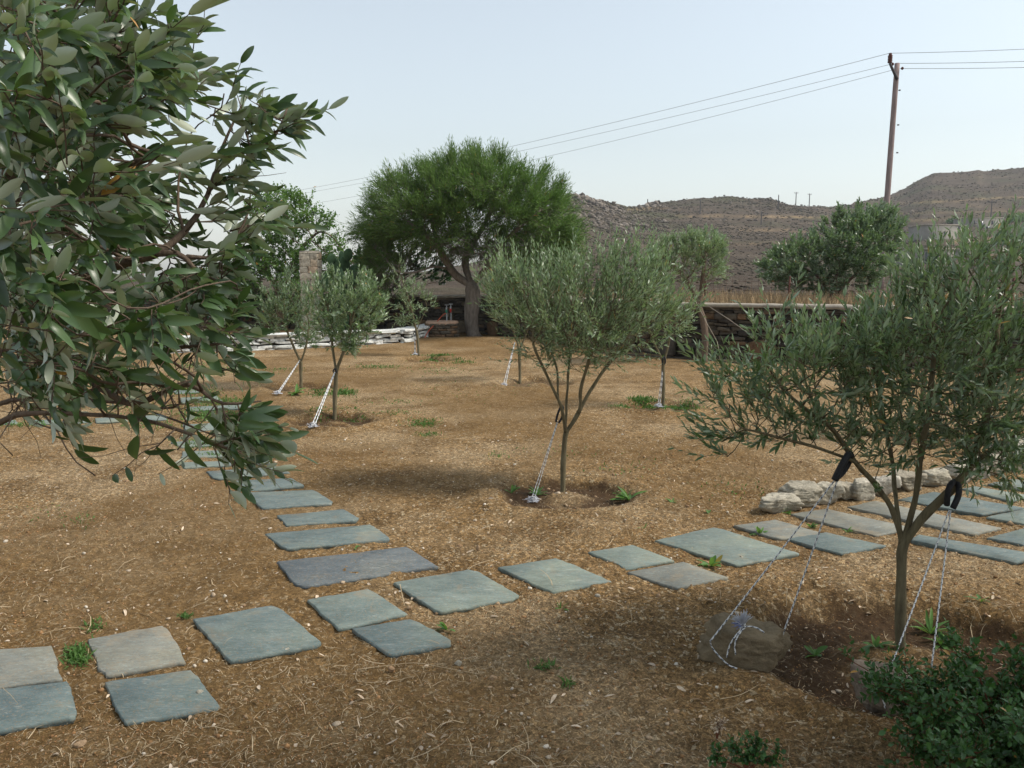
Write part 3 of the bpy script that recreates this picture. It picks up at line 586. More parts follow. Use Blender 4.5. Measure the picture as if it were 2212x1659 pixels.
# ------------------------------------------------------------------ gravel, crumbs, straw, litter
NOSLAB = [np.array([at(u, v)[:2] for u, v in p]) for p, _, _ in SL]
def inside(x, y, poly):
    c = np.zeros(len(x), bool); n_ = len(poly)
    for k in range(n_):
        (x1, y1), (x2, y2) = poly[k], poly[(k + 1) % n_]
        c ^= ((y1 > y) != (y2 > y)) & (x < (x2 - x1) * (y - y1) / ((y2 - y1) if y2 != y1 else 1e-9) + x1)
    return c
def spots(g_, n, d0, d1, p=1.0, clump=None):
    d = (d0 ** (2 - p) + (d1 ** (2 - p) - d0 ** (2 - p)) * g_.random(n)) ** (1 / (2 - p)) if p != 2 else d0 * (d1 / d0) ** g_.random(n)
    a = np.radians(g_.uniform(-37, 37, n)); x, y = d * np.sin(a), d * np.cos(a); k = np.ones(n, bool)
    for q in NOSLAB: k &= ~inside(x, y, q)
    if clump is not None: k &= (vn(x * clump, y * clump, 55) + .5 * vn(x * clump * 3, y * clump * 3, 57)) > g_.uniform(-.75, .75, n)
    return x[k], y[k]
def pebbles(name, n, d0, d1, smin, sig, mat, seed, label, p=1.4, clump=None, smax=.03):
    g_ = np.random.default_rng(seed); x, y = spots(g_, n, d0, d1, p, clump); m = len(x); d, f = ico(1)
    s = np.minimum(smin * np.exp(np.abs(g_.normal(0, sig, m))), smax) * (1 + np.hypot(x, y) * .05)
    V = d[None] * (1 + .22 * g_.normal(size=(m, len(d), 1))) * s[:, None, None] * g_.uniform(.6, 1.1, (m, 1, 3)) * np.array([1, 1, .75])
    th = g_.uniform(0, 6.28, m); c, sn = np.cos(th)[:, None], np.sin(th)[:, None]; z = gz(x, y, True) + s * .2
    V = np.stack([V[..., 0] * c - V[..., 1] * sn + x[:, None], V[..., 0] * sn + V[..., 1] * c + y[:, None], V[..., 2] + z[:, None]], -1)
    o = mesh_obj(name, V, (f[None] + (np.arange(m) * len(d))[:, None, None]).reshape(-1, 3), mat, None, {'rnd': np.repeat(g_.random(m) ** .8, len(d))}, False)
    return tag(o, label, 'gravel', kind='stuff')
pebbles('soil_crumbs', 60000, 1.9, 7, .0018, .5, M['crumb'], 301, 'crumbs and small clods of loose brown soil', 1.5, .9, .011)
pebbles('gravel', 4800, 1.9, 9, .0019, .75, M['pebble'], 302, 'pale and tan gravel chips scattered on the soil', 1.4, None, .018)
def straws(name, n, d0, d1, lmin, lmax, wd, mat, seed, label, p=1.4, clump=None, lift=.25):
    g_ = np.random.default_rng(seed); x, y = spots(g_, n, d0, d1, p, clump); m = len(x); L = g_.uniform(lmin, lmax, m) * g_.uniform(.4, 1, m)
    th = g_.uniform(0, 6.28, m); cv = g_.normal(0, .5, m); t_ = np.linspace(0, 1, 4)
    px = x[:, None] + L[:, None] * (t_ * np.cos(th)[:, None] - cv[:, None] * t_ ** 2 * np.sin(th)[:, None]); py = y[:, None] + L[:, None] * (t_ * np.sin(th)[:, None] + cv[:, None] * t_ ** 2 * np.cos(th)[:, None])
    li = np.abs(g_.normal(0, lift, m)) * L; pz = gz(px, py, True) + .002 + li[:, None] * np.sin(t_ * math.pi * g_.uniform(.4, 1, m)[:, None])
    w_ = wd * g_.uniform(.5, 1.2, m)[:, None] * (1 + .06 * y[:, None]) * np.array([1, 1, .8, .4]); sx, sy = -np.sin(th)[:, None] * w_, np.cos(th)[:, None] * w_
    V = np.stack([np.stack([px - sx, py - sy, pz], -1), np.stack([px + sx, py + sy, pz + w_ * g_.uniform(-1, 1, (m, 1))], -1)], 2)
    i = (np.arange(m)[:, None] * 8 + np.arange(3) * 2)[..., None]; Fq = (i + np.array([0, 1, 3, 2])).reshape(-1, 4)
    o = mesh_obj(name, V, Fq, mat, None, {'rnd': np.repeat(g_.random(m), 8)}, True); return tag(o, label, 'straw', kind='stuff')
straws('straw_litter', 120000, 1.9, 16, .008, .042, .0008, M['straw'], 311, 'short dry straw and grass bits trodden into the soil', 1.1, .8)
straws('dry_stalks', 900, 1.9, 9, .08, .26, .0013, M['straw'], 312, 'longer dry grass stalks lying on the soil', 1.3, .6, .12)
straws('dry_grass_drifts', 5500, 1.9, 9, .03, .085, .0008, M['straw'], 313, 'drifts of tangled dry grass blades raked over the soil', 1.3, .45, .2)
# ------------------------------------------------------------------ trees
LT = {  # leaf templates: rows of (t, half width, lift of the edges)
 'fine': [(0, 0, 0), (.08, .42, .06), (.25, .86, .13), (.5, 1, .16), (.73, .86, .14), (.90, .48, .07), (1, 0, 0)],
 'near': [(0, 0, 0), (.25, .8, .13), (.58, .95, .15), (.85, .42, .06), (1, 0, 0)],
 'mid': [(0, 0, 0), (.45, 1, .15), (1, 0, 0)]}
def leaves(mb, B, D, N, L, Wd, kind, curl=.12, g_=None, rnd=None):
    m = len(B); D = nrm(D); N = nrm(N - D * (N * D).sum(1, keepdims=True)); S = np.cross(D, N); rows = LT[kind]; vs_ = []
    cu = (np.full(m, curl) if g_ is None else curl + g_.normal(0, .14 + abs(curl) * .6, m))[:, None]; tw = (g_.normal(0, .35, m) if g_ is not None else np.zeros(m))[:, None]
    for k, (t, w_, h) in enumerate(rows):
        c = B + D * (L[:, None] * (t - .12 * np.abs(cu) * t * t)) - N * (cu * L[:, None] * t * t)
        if w_ == 0: vs_.append(c)
        else:
            S2 = S * np.cos(tw * t) + N * np.sin(tw * t); N2 = N * np.cos(tw * t) - S * np.sin(tw * t)
            vs_ += [c - S2 * (Wd[:, None] * w_) + N2 * (Wd[:, None] * h * 2.2), c, c + S2 * (Wd[:, None] * w_) + N2 * (Wd[:, None] * h * 2.2)]
    nv_ = len(vs_); V = np.stack(vs_, 1); r_ = len(rows) - 2; tri = [(0, 2, 1), (0, 3, 2)]; quad = []
    for k in range(r_ - 1):
        a = 1 + 3 * k; quad += [(a, a + 1, a + 4, a + 3), (a + 1, a + 2, a + 5, a + 4)]
    a = 1 + 3 * (r_ - 1); tri += [(a, a + 1, a + 3), (a + 1, a + 2, a + 3)]
    off = (np.arange(m) * nv_)[:, None, None]; fs = [(np.array(tri)[None] + off).reshape(-1, 3)]
    if quad: fs.append((np.array(quad)[None] + off).reshape(-1, 4))
    rnd = rng.random(m) if rnd is None else rnd; mb.add(V.reshape(-1, 3), fs, np.repeat(rnd, nv_))
def colonize(nodes, par, att, step, dk, di, iters, g_, jit=.25, up=0.0):
    pos = list(map(np.array, nodes)); par = list(par); att = np.array(att)
    Pn = np.array(pos); near = np.full(len(att), 1e9); ni = np.zeros(len(att), int)
    for i0 in range(0, len(Pn), 400):
        d = np.linalg.norm(att[:, None] - Pn[None, i0:i0 + 400], axis=2); j = d.argmin(1); dm = d[np.arange(len(att)), j]; k = dm < near; near[k] = dm[k]; ni[k] = j[k] + i0
    alive = np.ones(len(att), bool)
    for it in range(iters):
        act = alive & (near < di)
        if not act.any(): 
            if not alive.any(): break
            act = alive
        idx = ni[act]; Pa = np.array(pos); dv = nrm(att[act] - Pa[idx]); acc = np.zeros((len(pos), 3)); np.add.at(acc, idx, dv); who = np.unique(idx)
        new = []
        for w_ in who:
            v = acc[w_]; v = v / (np.linalg.norm(v) + 1e-9) + g_.normal(0, jit, 3); v[2] += up; v /= np.linalg.norm(v) + 1e-9
            new.append(pos[w_] + v * step); par.append(int(w_))
        n0 = len(pos); pos += new; Pn = np.array(new); d = np.linalg.norm(att[:, None] - Pn[None], axis=2) if len(att) * len(Pn) < 4e6 else None
        if d is None: break
        j = d.argmin(1); dm = d[np.arange(len(att)), j]; k = dm < near; near[k] = dm[k]; ni[k] = j[k] + n0; alive &= near > dk
        if len(pos) > 9000: break
    return np.array(pos), np.array(par)
def radii(pos, par, tip, e, rmax):
    n = len(pos); acc = np.zeros(n); r = np.zeros(n)
    for i in range(n - 1, -1, -1):
        r[i] = max(tip, acc[i] ** (1 / e))
        if par[i] >= 0: acc[par[i]] += r[i] ** e
    k = rmax / r[0]; sc = 1 + (k - 1) * np.clip((r - tip) / (r[0] - tip + 1e-9), 0, 1) ** .8
    return r * sc
def chains(pos, par, rad, mb, k=6, minr=0):
    n = len(pos); ch = [[] for _ in range(n)]
    for i in range(n):
        if par[i] >= 0: ch[par[i]].append(i)
    st = [(i, None) for i in range(n) if par[i] < 0]
    while st:
        i, p0 = st.pop(); c = [] if p0 is None else [p0]; rr_ = [] if p0 is None else [min(rad[p0], rad[i] * 1.25)]
        c.append(i); rr_.append(rad[i]); cur = i
        while ch[cur]:
            b = max(ch[cur], key=lambda q: rad[q])
            for q in ch[cur]:
                if q != b: st.append((q, cur))
            cur = b; c.append(cur); rr_.append(rad[cur])
        if len(c) < 2: continue
        pts = pos[c].copy()
        if len(c) > 3: pts[1:-1] = pts[1:-1] * .5 + .25 * (pts[:-2] + pts[2:])
        kk = 10 if max(rr_) > .014 else (k if max(rr_) > .006 else max(3, k - 2)); rr_ = list(np.array(rr_) * (1 + .16 * vn(np.arange(len(c)) * .7 + c[0], np.full(len(c), 3.0), 5)))
        V, f = tubes([pts], [rr_], kk); mb.add(V, f)
def blobs(g_, BL, n):
    wt = np.array([b[2] * b[3] * b[5] * (b[6] if len(b) > 6 else 1) for b in BL], float); wt /= wt.sum(); c = g_.choice(len(BL), n, p=wt)
    d = nrm(g_.normal(size=(n, 3))) * (g_.random((n, 1)) ** (1 / 2.2)); b = np.array([x[:6] for x in BL])[c]
    return P(b[:, 0] + b[:, 2] * d[:, 0], b[:, 1] + b[:, 3] * d[:, 1], b[:, 4] + b[:, 5] * d[:, 2])
def shoots(g_, B, D, L, tw, lf, ns, up, leafL, leafW, ang, kind, npair, curl=.1, stemr=.0012, alt=False, wind=None, droop=0, K=5, rnd_tip=.25, t0=.12, jag=.18, nb=.5, nv=(0, 0, 0)):
    """leafy shoots: stems into tw, leaves into lf"""
    m = len(B); t_ = np.linspace(0, 1, K); D = nrm(D); bend = np.array([0, 0, 1.]) * up
    pts = B[:, None] + (D[:, None] * t_[:, None] + (bend - D * (D @ bend)[:, None])[:, None] * (t_ ** 2)[:, None] * .5) * L[:, None, None]
    if jag: pts[:, 1:] += g_.normal(0, .02 * jag / .18, (m, K - 1, 3)) * L[:, None, None]
    V, f = tubes(pts, np.repeat((stemr * np.linspace(1.15, .5, K))[None], m, 0), 3, False); tw.add(V, f, .5)
    T = nrm(np.gradient(pts, axis=1)); tt = np.linspace(t0, .97, npair); ti = tt * (K - 1); i0 = np.clip(ti.astype(int), 0, K - 2); fr = (ti - i0)[None, :, None]
    pb = pts[:, i0] * (1 - fr) + pts[:, i0 + 1] * fr; Td = nrm(T[:, i0] * (1 - fr) + T[:, i0 + 1] * fr); a, b = frames(Td)
    ph0 = g_.uniform(0, 6.28, (m, 1)); ph = ph0 + np.arange(npair) * (math.pi / 2 if not alt else 2.4) + g_.normal(0, .25, (m, npair))
    for s_ in ((0, math.pi) if not alt else (0,)):
        sd = a * np.cos(ph + s_)[..., None] + b * np.sin(ph + s_)[..., None]; an = np.radians(ang) * (1.15 - .55 * tt)[None, :, None] + g_.normal(0, .16, (m, npair, 1))
        dl = Td * np.cos(an) + sd * np.sin(an)
        if wind is not None: dl = dl + np.array(wind)
        dl[..., 2] -= droop * g_.uniform(.3, 1.4, dl.shape[:2]); dl = nrm(dl); nl = Td * .8 + g_.normal(0, .28, Td.shape) + np.array(sdir) * nb + np.array(nv) * g_.uniform(-.7, 1, (m, npair, 1)); LL = leafL * g_.uniform(.5, 1.15, (m, npair)) * g_.uniform(.75, 1.12, (m, 1)) * (1 - .35 * np.abs(tt - .4))[None] ; keep = g_.random((m, npair)) > .06
        rv = np.clip(g_.random((m, npair)) * .72 + rnd_tip * tt[None] + .12 * g_.normal(size=(m, 1)), 0, .93); rv = np.where(g_.random((m, npair)) < .006, 1.0, rv)
        q = keep.ravel(); leaves(lf, pb.reshape(-1, 3)[q], dl.reshape(-1, 3)[q], nl.reshape(-1, 3)[q], LL.ravel()[q], (leafW * LL / leafL * g_.uniform(.8, 1.15, LL.shape)).ravel()[q], kind, curl, g_, rv.ravel()[q])
def olive(name, base, skel, BL, nA, label, seed, trunk_r, leafL=.05, leafW=.0055, kind='mid', nsh=2, shL=(.09, .2), npair=7, step=.05, mat='olive', barkm='barkolive', group='young olive trees of the garden', cat='tree',
          up=.7, dk=None, tip=.0018, ang=30, outw=.6, twigk=5, e=2.35, spl=6, bare=None, extra=None, jit=.25, curl=.08, upn=.08, aM=1.7, sM=1.5, bt=.5, **kw):
    g_ = np.random.default_rng(seed); b0 = np.array(base); t = thing(name, b0, label, cat, group)
    nodes = []; par = []; names = {}
    for si, (pkey, pts) in enumerate(skel):      # skeleton limbs: (index of parent limb or -1, 3D points)
        pts = np.array(pts); n = max(3, int(polyline_len(pts)[-1] / step) + 1); sp = spline(pts, n) if len(pts) > 2 else np.linspace(pts[0], pts[-1], n); sp = sp + np.r_[[[0, 0, 0]], g_.normal(0, .12, (n - 1, 3)) * step * .5]
        if pkey < 0: pi = -1; s0 = 0
        else:
            cand = names[pkey]; dd_ = [np.linalg.norm(np.array(nodes[c]) - sp[0]) for c in cand]; pi = cand[int(np.argmin(dd_))]; s0 = 1
        ids = []
        for p in sp[s0:]: nodes.append(p); par.append(pi); pi = len(nodes) - 1; ids.append(pi)
        names[si] = ids
    A = blobs(g_, BL, int(nA * aM)); pos, pr = colonize(nodes, par, A, step, dk or step * 1.35, 1e9, 70, g_, jit, upn)
    rad = radii(pos, pr, tip, e, trunk_r); rad[0] *= 1.25; wood = MB(); chains(pos, pr, rad, wood, twigk)
    kids = np.bincount(pr[pr >= 0], minlength=len(pos)); dirn = nrm(pos - pos[np.maximum(pr, 0)] + 1e-6); cen_ = A.mean(0)
    desc = np.ones(len(pos))
    for i in range(len(pos) - 1, 0, -1):
        if pr[i] >= 0: desc[pr[i]] += desc[i]
    cand = np.where((desc < 9) & (np.arange(len(pos)) >= len(nodes)))[0]; wgt = np.where(kids[cand] == 0, 3.0, 1.0); ns_ = int(nsh * sM * len(cand)); pick = g_.choice(cand, ns_, p=wgt / wgt.sum())
    if bare is not None:
        kp = bare(pos[pick], g_); drop = pick[~kp][:int(bt * (~kp).sum())]; pick = pick[kp]
        if len(drop):                              # leafless twigs
            D = nrm(dirn[drop] * .8 + nrm(pos[drop] - cen_) * .3 + g_.normal(0, .5, (len(drop), 3))); L = g_.uniform(*shL, len(drop)) * 1.2; t_ = np.linspace(0, 1, 4)
            V, f = tubes(pos[drop][:, None] + D[:, None] * (L[:, None] * t_)[..., None] + g_.normal(0, .05, (len(drop), 4, 3)) * (L[:, None] * t_)[..., None], np.tile([[tip * .9, tip * .7, tip * .5, tip * .3]], (len(drop), 1)), 3, False); wood.add(V, f)
    print('TREE', label[:40], 'nodes', len(pos), 'shoots', len(pick), 'leaves', len(pick) * kw.get('npair0', npair) * (1 if kw.get('alt') else 2))
    tw = MB(); lf = MB(); out = nrm(pos[pick] - cen_); D = nrm(dirn[pick] * .7 + out * outw + g_.normal(0, .42, (len(pick), 3)) + [0, 0, up * .55])
    fq = g_.random((len(pick), 1)) * .9; Bp = pos[pick] * (1 - fq) + pos[np.maximum(pr[pick], 0)] * fq
    shoots(g_, Bp, D, g_.uniform(*shL, len(pick)), wood, lf, None, up, leafL, leafW, ang, kind, npair, curl, **kw)
    if extra: extra(wood, lf, g_)
    wood.build('trunk_and_branches', M[barkm], t); lf.build('foliage', M[mat], t); return t, pos, rad
def PP(L): return [P(*a) for a in L]

# main olive in the middle of the garden
b = at(1215, 1061); Y = b[1]
sk = [(-1, [b - [0, 0, .05], P(1217, 1000, Y), P(1221, 935, Y)]), (0, [P(1221, 935, Y), P(1217, 900, Y - .05), P(1211, 876, Y - .08), P(1185, 818, Y - .12), P(1150, 745, Y - .2)]),
      (0, [P(1221, 935, Y), P(1224, 876, Y + .05), P(1228, 810, Y + .1), P(1235, 730, Y + .15)]), (0, [P(1221, 935, Y), P(1251, 888, Y), P(1256, 830, Y - .05), P(1285, 740, Y - .15)]),
      (3, [P(1251, 888, Y), P(1285, 828, Y + .1), P(1325, 775, Y + .2), P(1385, 725, Y + .25)]), (1, [P(1205, 870, Y), P(1204, 800, Y + .15), P(1180, 730, Y + .3)])]
BL = [(1120, 655, 72, 80, Y, .34), (1195, 675, 85, 100, Y, .42), (1285, 695, 95, 95, Y, .45), (1370, 660, 80, 105, Y, .42), (1225, 745, 90, 50, Y, .3, .7), (1330, 590, 60, 48, Y, .25, .8), (1395, 600, 45, 50, Y, .2), (1440, 690, 55, 40, Y, .2, 1.3), (1465, 660, 25, 30, Y, .15), (1110, 600, 42, 34, Y, .2), (1150, 770, 45, 25, Y - .1, .15, .6), (1240, 600, 50, 35, Y, .25, .8)]
olive('olive_tree', b, sk, BL, 1250, 'young olive with several upright limbs and one guy rope, middle of the garden', 21, .0205, sM=1.9, leafL=.056, leafW=.0066, nsh=.85, shL=(.12, .28), npair=8, step=.045, mat='olivepale', up=1.0)
MAIN_TIE = P(1213, 884, Y)

# large olive in the right foreground
b = at(1946, 1402); Y = b[1]
TIE_L = P(1832, 990, Y - .1); TIE_R = P(2062, 1050, Y - .1)
sk = [(-1, [b - [0, 0, .05], P(1944, 1300, Y), P(1948, 1180, Y)]), (0, [P(1948, 1180, Y), P(1928, 1100, Y), P(1880, 1035, Y - .05), TIE_L, P(1700, 950, Y - .2), P(1600, 925, Y - .25)]),
      (0, [P(1948, 1180, Y), P(1938, 1100, Y), P(1930, 1020, Y + .1), P(1910, 900, Y + .15), P(1880, 760, Y + .2)]), (0, [P(1948, 1180, Y), P(1975, 1080, Y - .02), P(1990, 980, Y - .05), P(2010, 850, Y - .1), P(2020, 700, Y - .1)]),
      (0, [P(1950, 1178, Y), P(1990, 1120, Y - .05), TIE_R, P(2120, 985, Y - .1), P(2200, 930, Y - .1), P(2260, 830, Y)]), (1, [P(1850, 1005, Y), P(1800, 930, Y - .1), P(1700, 850, Y - .15), P(1640, 760, Y - .2)]), (4, [P(2090, 1020, Y), P(2130, 900, Y - .1), P(2150, 750, Y - .1), P(2160, 640, Y)])]
BL = [(2060, 760, 150, 190, Y, .38), (1885, 800, 100, 105, Y, .36), (1760, 820, 90, 85, Y - .1, .3), (1640, 860, 85, 75, Y - .2, .22), (1560, 880, 55, 55, Y - .2, .14, .8), (1605, 940, 60, 30, Y - .2, .12, .7), (1690, 720, 40, 50, Y - .1, .15, .4), (2120, 600, 90, 80, Y, .3, .6), (1985, 640, 50, 50, Y, .25, .5), (2110, 930, 120, 90, Y, .3, 1.2), (1960, 930, 90, 70, Y, .3, .9), (1700, 925, 120, 45, Y - .15, .2, 1.0), (1840, 940, 80, 45, Y - .1, .2, .9), (2180, 1000, 60, 60, Y - .1, .25, .8), (1560, 960, 30, 50, Y - .2, .08, 1.2), (2270, 720, 90, 200, Y, .3), (1520, 800, 25, 30, Y - .2, .1, .5)]
olive('olive_tree', b, sk, BL, 1500, 'large near olive with forked dark trunk and wide crown filling the right side', 33, .0225, sM=1.7, leafL=.054, leafW=.0070, kind='near', nsh=.72, shL=(.10, .24), npair=8, step=.042, mat='olive', twigk=6, ang=29, up=.85)

# smaller olives
def small(bu, bv, limbs, BL, nA, label, seed, tr, **kw):
    kw.setdefault('sM', 2.3)
    b = at(bu, bv); Y = b[1]; sk = [(-1, [b - [0, 0, .05]] + [P(u, v, Y) for u, v in limbs[0]])]
    for L in limbs[1:]: sk.append((0, [P(u, v, Y + d) for u, v, d in L]))
    BL = [(a[0], a[1], a[2], a[3], Y + a[4], a[5]) + tuple(a[6:]) for a in BL]; kw.setdefault('step', .06); kw.setdefault('mat', 'olivepale')
    return olive('olive_tree', b, sk, BL, nA, label, seed, tr, **kw), Y
small(723, 909, [[(724, 850), (726, 800)], [(726, 800, 0), (748, 745, 0), (762, 690, .1)], [(726, 800, 0), (718, 750, .1), (712, 690, .1)]], [(765, 665, 62, 70, 0, .36), (720, 640, 50, 50, 0, .28), (790, 660, 42, 60, 0, .3), (755, 730, 48, 35, 0, .28, .8), (715, 690, 40, 45, 0, .25)], 620,
      'silvery young olive with dense round crown and thick white rope, front of the left pair', 41, .024, leafL=.062, leafW=.0105, nsh=1.0, npair=7, shL=(.08, .17), dk=.08)
small(650, 832, [[(650, 800), (650, 782)], [(650, 782, 0), (632, 745, 0), (615, 700, 0)], [(650, 782, 0), (662, 745, 0), (668, 700, 0)]], [(635, 675, 58, 60, 0, .45), (600, 665, 45, 48, 0, .35), (625, 620, 22, 38, 0, .2), (660, 720, 35, 30, 0, .3, .7), (585, 700, 35, 35, 0, .3, .7)], 480,
      'grey-green young olive behind the silvery one, left of it, beside the pillar', 42, .024, leafL=.062, leafW=.0095, nsh=.8, npair=7, dk=.09, mat='olive', shL=(.1, .2))
small(905, 775, [[(903, 740), (900, 715)], [(900, 715, 0), (892, 680, 0), (880, 640, 0), (862, 585, 0)], [(900, 715, 0), (912, 685, 0), (925, 660, 0)]], [(885, 655, 32, 48, 0, .32), (863, 590, 16, 38, 0, .15), (925, 655, 16, 26, 0, .16), (905, 625, 18, 25, 0, .2), (880, 690, 30, 18, 0, .2)], 330,
      'small slim far olive with pointed top in front of the low wall and stone basin', 43, .026, leafL=.07, leafW=.010, nsh=.8, npair=6, step=.08, shL=(.1, .2))
small(1122, 829, [[(1123, 790), (1122, 755)], [(1122, 755, 0), (1105, 700, 0), (1090, 660, 0)], [(1122, 755, 0), (1140, 710, 0), (1150, 650, 0)]], [(1100, 650, 50, 60, 0, .4), (1140, 640, 50, 60, 0, .4), (1080, 610, 25, 35, 0, .2)], 360,
      'young thin-stemmed olive with white rope behind the left side of the middle olive', 44, .024, leafL=.062, leafW=.0095, nsh=.8, npair=6, step=.08, mat='olivepale')
small(1432, 880, [[(1433, 830), (1433, 782)], [(1433, 782, 0), (1420, 755, 0), (1405, 720, 0)], [(1433, 782, 0), (1442, 750, 0), (1450, 710, 0)]], [(1425, 685, 50, 48, 0, .35), (1462, 690, 30, 38, 0, .2), (1390, 690, 40, 40, 0, .3), (1440, 730, 30, 18, 0, .2, .6)], 430,
      'young olive right behind the middle olive, upright white rope against its straight stem', 45, .022, leafL=.055, leafW=.008, nsh=.85, npair=6, step=.07)
small(1990, 945, [[(1992, 880), (1996, 815)], [(1996, 815, 0), (1985, 780, 0), (1975, 740, .1)], [(1996, 815, 0), (2015, 770, 0), (2030, 720, 0)]], [(1990, 690, 80, 70, 0, .45), (2050, 680, 60, 60, 0, .4)], 380,
      'young olive behind the crown of the large near olive, only its pale stem showing', 46, .026, leafL=.055, leafW=.008, nsh=.8, npair=6, step=.07, mat='olive')
# older olive with bare twigs in front of the wall
small(1522, 781, [[(1524, 735), (1519, 690), (1507, 658)], [(1507, 658, 0), (1497, 630, 0), (1480, 600, 0), (1450, 570, 0)], [(1507, 658, 0), (1515, 625, 0), (1520, 580, 0), (1525, 545, 0)], [(1512, 668, 0), (1500, 650, .1), (1490, 640, .1), (1480, 650, .1)]],
      [(1520, 535, 48, 30, 0, .7), (1535, 570, 34, 50, 0, .6), (1490, 570, 50, 45, 0, .6), (1440, 560, 34, 40, 0, .5), (1430, 590, 28, 30, 0, .4)], 700,
      'older round olive with grey crooked trunk and bare brown twigs before the stone wall', 47, .06, leafL=.075, leafW=.011, nsh=1.0, npair=7, step=.10, barkm='barkbrown', group=None, tip=.003, mat='olivepale', shL=(.14, .28),
      bare=lambda p, g_: ((p[:, 2] > 1.5 + (600 - 575) / F * p[:, 1]) | (np.abs(p[:, 0] / p[:, 1] * F + 1106 - 1490) > 45) | (g_.random(len(p)) < .3)), sM=5.5)
# dense dark olive bush behind the wall
Yb = 17.2; bz = float(hz(np.array([7.0]), np.array([Yb]))[0]); bb = np.array([P(1800, 640, Yb)[0], Yb, bz])
sk = [(-1, [bb, bb + [0, 0, .15]]), (0, [bb + [0, 0, .1], P(1770, 600, Yb), P(1700, 560, Yb)]), (0, [bb + [0, 0, .1], P(1810, 580, Yb), P(1850, 500, Yb)]), (0, [bb + [0, 0, .1], P(1840, 600, Yb), P(1900, 540, Yb)])]
olive('olive_bush', bb, sk, [(1850, 540, 95, 75, Yb, 1.0), (1880, 500, 75, 55, Yb, .8), (1750, 560, 70, 50, Yb, .8), (1710, 580, 66, 52, Yb, .8), (1900, 490, 62, 40, Yb, .7), (1800, 540, 60, 55, Yb, .8), (1790, 610, 105, 30, Yb, .7, .6), (1835, 480, 45, 28, Yb, .4)], 1300,
      'broad dense dark olive bush behind the wall, left of the utility pole', 48, .07, leafL=.10, leafW=.020, nsh=3.2, npair=6, step=.12, group=None, cat='bush', tip=.003, mat='olive', nb=.2, barkm='barkbrown', shL=(.12, .26))

# big feathery tree at the back wall
b = at(1024, 727); Y = b[1]
sk = [(-1, [b - [0, 0, .1], P(1018, 690, Y), P(1022, 640, Y), P(1016, 612, Y)]), (0, [P(1018, 618, Y), P(985, 596, Y), P(960, 560, Y - .2), P(930, 515, Y - .4), P(870, 470, Y - .6)]), (0, [P(1017, 610, Y), P(1005, 570, Y + .3), P(1012, 500, Y + .5), P(1000, 430, Y + .6)]),
      (0, [P(1020, 615, Y), P(1040, 592, Y), P(1065, 560, Y - .3), P(1100, 510, Y - .6), P(1160, 460, Y - .8)]), (1, [P(975, 585, Y), P(940, 575, Y - .5), P(890, 590, Y - .9), P(850, 585, Y - 1)]), (2, [P(1010, 540, Y + .4), P(1050, 480, Y + .2), P(1080, 400, Y)]), (1, [P(950, 545, Y), P(930, 470, Y + .5), P(900, 410, Y + .8)])]
BLt = [(1010, 430, 130, 75, Y, 2.1), (1110, 450, 115, 85, Y, 1.9), (900, 455, 105, 75, Y, 1.9), (1170, 500, 72, 75, Y, 1.5), (840, 490, 48, 55, Y, 1.3), (1030, 375, 85, 45, Y, 1.2), (930, 400, 55, 40, Y, 1.1), (1120, 560, 95, 40, Y, 1.4, .7), (1215, 510, 34, 48, Y, .9), (1190, 560, 50, 40, Y, 1.2), (960, 510, 90, 45, Y, 1.8), (1060, 530, 90, 45, Y, 1.8), (800, 500, 30, 40, Y, .8), (845, 555, 55, 60, Y + .6, 1.3), (890, 350 + 30, 25, 25, Y, .5)]
olive('feathery_tree', b, sk, BLt, 2200, 'big spreading tree with fine feathery crown and thick grey trunk by the back wall', 49, .19, leafL=.16, leafW=.011, nsh=4.2, npair=10, step=.17, group=None, tip=.005, mat='tamarisk', barkm='bark', shL=(.30, .60), ang=32, up=.35, alt=True, dk=.25, outw=1.0, e=2.2,
      sM=3.6, bt=1.0, bare=lambda p, g_: (p[:, 2] > CH + (600 - np.interp(p[:, 0] / p[:, 1] * F + 1106, [780, 900, 1000, 1080, 1150, 1240], [625, 545, 522, 535, 585, 618])) / F * p[:, 1] + g_.normal(0, .25, len(p))) | (g_.random(len(p)) < .12))
# dark shrub beneath its left side
def leafy(name, base, BL, n, label, seed, mat, leafL, leafW, kind='mid', cat='shrub', group=None, barkm='barkbrown', step=.15, sM=3.4, nsh=2.2, tip=.004, tr=.05, sk=None, **kw):
    kw.setdefault('npair', 6); b = np.array(base); sk = sk or [(-1, [b, b + [0, 0, .25], b + [.03, 0, .5]])]
    return olive(name, b, sk, BL, n, label, seed, tr, leafL=leafL, leafW=leafW, kind=kind, nsh=nsh, step=step, group=group, cat=cat, tip=tip, mat=mat, barkm=barkm, **kw)
Ys = 22.2; leafy('dark_shrub', (P(805, 600, Ys)[0], Ys, 0), [(800, 600, 42, 60, Ys, .7), (835, 560, 40, 55, Ys, .7), (850, 620, 45, 40, Ys, .5), (795, 660, 38, 40, Ys, .5), (820, 540, 36, 50, Ys, .7), (890, 570, 60, 45, Ys, .6, 2), (950, 590, 40, 35, Ys, .5, 1.5)], 2200, 'dark dense shrub under the left side of the feathery tree', 50, 'lentisk', .11, .03, nsh=2.0)
